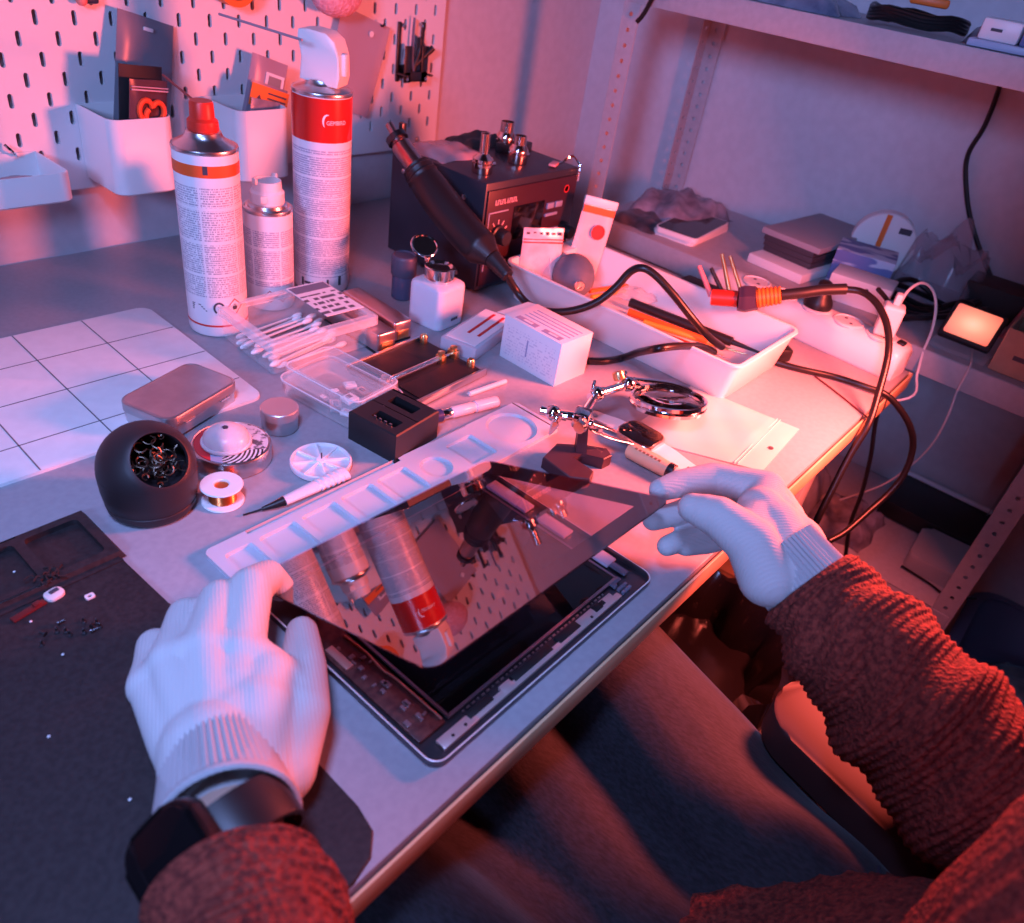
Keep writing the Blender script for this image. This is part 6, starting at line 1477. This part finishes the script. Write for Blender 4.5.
# sweater
mk = mat('rust red knit', (.30, .045, .030), .95); t = NT(mk)
vor = t.n('ShaderNodeTexVoronoi'); vor.inputs['Scale'].default_value = 330; t.l(t.coord(scale=(1, 1, 1)), vor.inputs['Vector'])
nz = t.n('ShaderNodeTexNoise'); nz.inputs['Scale'].default_value = 260; nz.inputs['Detail'].default_value = 3; t.l(t.coord(), nz.inputs['Vector'])
t.l(t.ramp(nz.outputs['Fac'], [(.35, (.075, .008, .006)), (.65, (.21, .033, .021))]), t.b.inputs['Base Color']); t.bump(t.math('ADD', vor.outputs['Distance'], nz.outputs['Fac']), .6, .0022)
def sleeve(pts, rads, ribs, seed, amp=.0016, hem=True, n=72, twist=.6):
    P = spline([Vector(p) for p in pts], 130); m = len(P); rnd = random.Random(seed); ph = [rnd.uniform(0, 6.3) for _ in range(8)]
    b = MB(); rings = []; up = Vector((0, 0, 1)); s = 0
    Ls = [0]
    for i in range(1, m): Ls.append(Ls[-1] + (P[i] - P[i - 1]).length)
    for i, p in enumerate(P):
        tg = (P[min(i + 1, m - 1)] - P[max(i - 1, 0)]).normalized(); u = (up - tg * up.dot(tg)).normalized(); w = tg.cross(u); up = u
        f = i / (m - 1); k = f * (len(rads) - 1); j = min(int(k), len(rads) - 2); r = rads[j] + (rads[j + 1] - rads[j]) * (k - j)
        ring = []
        for q in range(n):
            a = 2 * PI * q / n
            x = Ls[i] + .010 * math.sin(a + ph[0]) * twist + .004 * math.sin(2 * a + ph[1] + Ls[i] * 30)
            rib = amp * math.sin(2 * PI * x / ribs)
            fold = .0032 * math.sin(2 * PI * (x + .012 * math.sin(a * 2 + ph[2])) / .034 + ph[3]) * (.5 + .5 * math.sin(a + ph[4])) + .0028 * math.sin(2 * PI * x / .058 + a + ph[5])
            rr = r + rib + fold * min(1, Ls[i] / .02)
            if hem and Ls[i] < .006: rr += .0016 - .0045 * (1 - Ls[i] / .006) ** 2
            ring.append(p + u * (rr * math.cos(a)) + w * (rr * math.sin(a)) - PO)
        rings.append(ring)
    b.loops(rings, True, True); return b
# torso
def torso():
    b = MB(); n = 140; rings = []
    secs = [(.600, .27, -.125, .170, .134), (.612, .272, -.12, .178, .144), (.640, .270, -.125, .174, .138), (.68, .262, -.150, .160, .120), (.74, .255, -.178, .152, .105), (.80, .254, -.178, .154, .108), (.86, .254, -.176, .157, .110), (.92, .257, -.180, .162, .104), (.97, .265, -.180, .158, .086), (1.01, .27, -.160, .120, .072), (1.045, .272, -.150, .072, .060), (1.06, .272, -.145, .064, .056), (1.066, .272, -.143, .058, .050)]
    S2 = []
    for k in range(len(secs) - 1):
        for j in range(9): f = j / 9; S2.append([secs[k][q] + (secs[k + 1][q] - secs[k][q]) * f for q in range(5)])
    S2.append(list(secs[-1]))
    for z, cx, cy, rx, ry in S2:
        ring = []
        for q in range(n):
            a = 2 * PI * q / n
            rib = .0018 * math.sin(a * 46) * (1 if z < 1.0 else .3)
            fold = .006 * math.sin(z * 70 + 2.5 * math.sin(2 * a) + a) * math.exp(-((z - .66) / .07) ** 2) + .003 * math.sin(z * 38 + 3 * a)
            e = 2.3
            ca, sa = math.cos(a), math.sin(a); k = (abs(ca) ** e + abs(sa) ** e) ** (-1 / e)
            ring.append(Vector((cx + (rx + rib + fold) * ca * k, cy + (ry + rib + fold) * sa * k, z)) - PO)
        rings.append(ring)
    b.loops(rings, False, True); return b
swt = torso().build('sweater', mk, pr, 80)
sl = sleeve([L_['wrist'] + aL * .048, L_['wrist'] + aL * .10, L_['wrist'].lerp(LE, .7), LE, LE.lerp(LS, .4) + Vector((-.01, 0, 0)), LS + Vector((.02, 0, 0)), Vector((.21, -.172, .975))], [.0360, .0405, .045, .050, .058, .066, .058], .0052, 3, .0008)
sl = sl.build('sleeve', mk, swt, 80)
sr = sleeve([R_['wrist'] + aR * .013, R_['wrist'] + aR * .06, R_['wrist'].lerp(RE, .6), RE + Vector((.004, -.012, .01)), RE.lerp(RS, .4) + Vector((.015, -.02, 0)), RS + Vector((-.02, 0, 0)), Vector((.33, -.172, .975))], [.0375, .0470, .0560, .0600, .064, .068, .058], .0056, 8, .0008)
sr = sr.build('sleeve', mk, swt, 80)
# watch on the left wrist
wc = L_['wrist'] + aL * .0265
nrm = (CAM - wc).normalized() + (RM @ Vector((-1, 0, 0))) * .80; nrm = (nrm - aL * nrm.dot(aL)).normalized(); sid = aL.cross(nrm).normalized()
MW = Matrix((sid, -aL, nrm)).transposed()
wr = empty('wrist_watch', wc - PO, 0, MW.to_euler()); wr.parent = pr
tag(wr, 'black smart watch on the left wrist')
b = MB(); rw, n = .0305, 64
rings = [[((rw + dr_) * math.cos(2 * PI * i / n) * 1.04, y, (rw + dr_) * math.sin(2 * PI * i / n) * .98) for i in range(n)] for dr_, y in ((0, -.0115), (.0020, -.0110), (.0024, 0), (.0020, .0110), (0, .0115))]
b.loops(rings, False, False); b.build('strap', mat('black sport strap', (.012, .009, .010), .38), wr)
b = MB(); b.T = Matrix.Translation((0, 0, rw * .98 + .0000)); b.prism(rrect(.041, .044, .011, 6), .0, .0095, .0026, 3); b.build('watch_case', mat('black aluminium', (.03, .027, .03), .22, .9), wr)
b = MB(); b.T = Matrix.Translation((0, 0, rw * .98)); b.prism(rrect(.0365, .0400, .009, 6), .0095, .0105, .0008, 2); b.build('watch_screen', mat('black watch glass', (.005, .004, .005), .08), wr)
b = MB(); b.lathe([(.0032, 0), (.0034, .001), (.0034, .0025), (.002, .003), (0, .003)], (.019, .009, rw * .98 + .0045), 18, Matrix.Rotation(PI / 2, 3, 'Y')); b.build('watch_crown', M_chrome, wr)

# ------------------------------------------------------------------ office chair
chr_ = thing('office_chair', 'black office chair with padded armrests under the seated person', 'chair', (.27, -.16, 0))
CO = Vector((.27, -.16, 0))
mfab = noisy('black fabric', (.022, .018, .020), (.032, .026, .028), 300, .9)
b = MB(); b.prism(rrect(.48, .48, .07, 6, (0, .08)), .380, .437, .02, 4); b.build('seat', mfab, chr_)
b = MB(); b.box((0, -.27, .72), (.44, .06, .46), bevel=.028, seg=4, M=Matrix.Rotation(.12, 4, 'X')); b.build('backrest', mfab, chr_)
for s in (1, -1):
    if s > 0: A0, A1 = Vector((.500, .046, .665)), Vector((.440, -.200, .665))
    else: A0, A1 = Vector((-.005, -.10, .62)), Vector((.020, -.30, .62))
    d = (A1 - A0); rz = math.atan2(d.y, d.x); mid = (A0 + A1) / 2 - CO
    b = MB(); b.T = Matrix.Translation(mid) @ Matrix.Rotation(rz, 4, 'Z'); b.prism(rrect(d.length, .082, .036, 8), -.018, .012, .003, 2); b.prism(rrect(d.length - .02, .070, .03, 8), -.026, -.018)
    ar = b.build('armrest', mat('dark arm padding', (.045, .016, .016), .6), chr_)
    b = MB(); q = Vector((mid.x + .042 * s, mid.y - .02, 0)); b.tube([(q.x, q.y, mid.z - .02), (q.x, q.y - .01, .52), (q.x * .98, q.y - .03, .43), (q.x * .55, q.y * .5, .395)], .021, 14, 6, flat=.55); b.build('arm_post', M_blackm, ar)
b = MB(); b.lathe([(.03, .10), (.03, .30), (.022, .30), (.022, .40), (.06, .405), (0, .405)], seg=24); b.build('gas_lift', M_dkmetal, chr_)
for k in range(5):
    a = k * 2 * PI / 5 + .3; e = Vector((.29 * math.cos(a), .29 * math.sin(a), .07))
    b = MB(); b.tube([(0, 0, .115), e * .5 + Vector((0, 0, .065)), e], lambda u: .024 - .008 * u, 12, 5); fo = b.build('base_leg', M_blackm, chr_)
    b = MB(); b.cyl(e + Vector((-.018 * math.sin(a), .018 * math.cos(a), -.042)), e - Vector((-.018 * math.sin(a), .018 * math.cos(a), .042)), .027, seg=20); b.cyl(e + Vector((0, 0, -.04)), e, .008); b.build('castor', M_black, fo)
# dark cable lying on the floor
b = MB(); p0, p1, p2 = W(700, 688, .006), W(735, 690, .006), W(775, 702, .006)
# ------------------------------------------------------------------ light
def area(name, loc, target, size, power, col, shape='DISK', spread=None):
    l = bpy.data.lights.new(name, 'AREA'); l.shape = shape; l.size = size; l.energy = power; l.color = col
    if spread: l.spread = spread
    o = bpy.data.objects.new(name, l); COL.objects.link(o); o.location = loc
    o.rotation_euler = (Vector(target) - Vector(loc)).to_track_quat('-Z', 'Y').to_euler(); return o
LP = Vector((.84, .02, .955))
area('red_lamp', LP, LP + Vector((-.62, .64, -.46)), .14, 15, (1, .115, .085))
area('blue_light', (-.05, .10, 1.62), (.14, .34, .74), .16, 2.6, (.30, .43, 1), spread=math.radians(90))
area('far_blue_fill', (-1.15, -.32, 1.58), (1.39, .85, 1.22), .4, 7.3, (.29, .43, 1), spread=math.radians(80))  # added far-left blue fill lamp for wall and pegboard, no window there
w = bpy.data.worlds.new('world'); S.world = w; w.use_nodes = True
w.node_tree.nodes['Background'].inputs[0].default_value = (.36, .26, .50, 1); w.node_tree.nodes['Background'].inputs[1].default_value = .025
vs = S.view_settings; vs.view_transform = 'Standard'; vs.look = 'None'; vs.gamma = 1; vs.exposure = 0; vs.use_curve_mapping = False
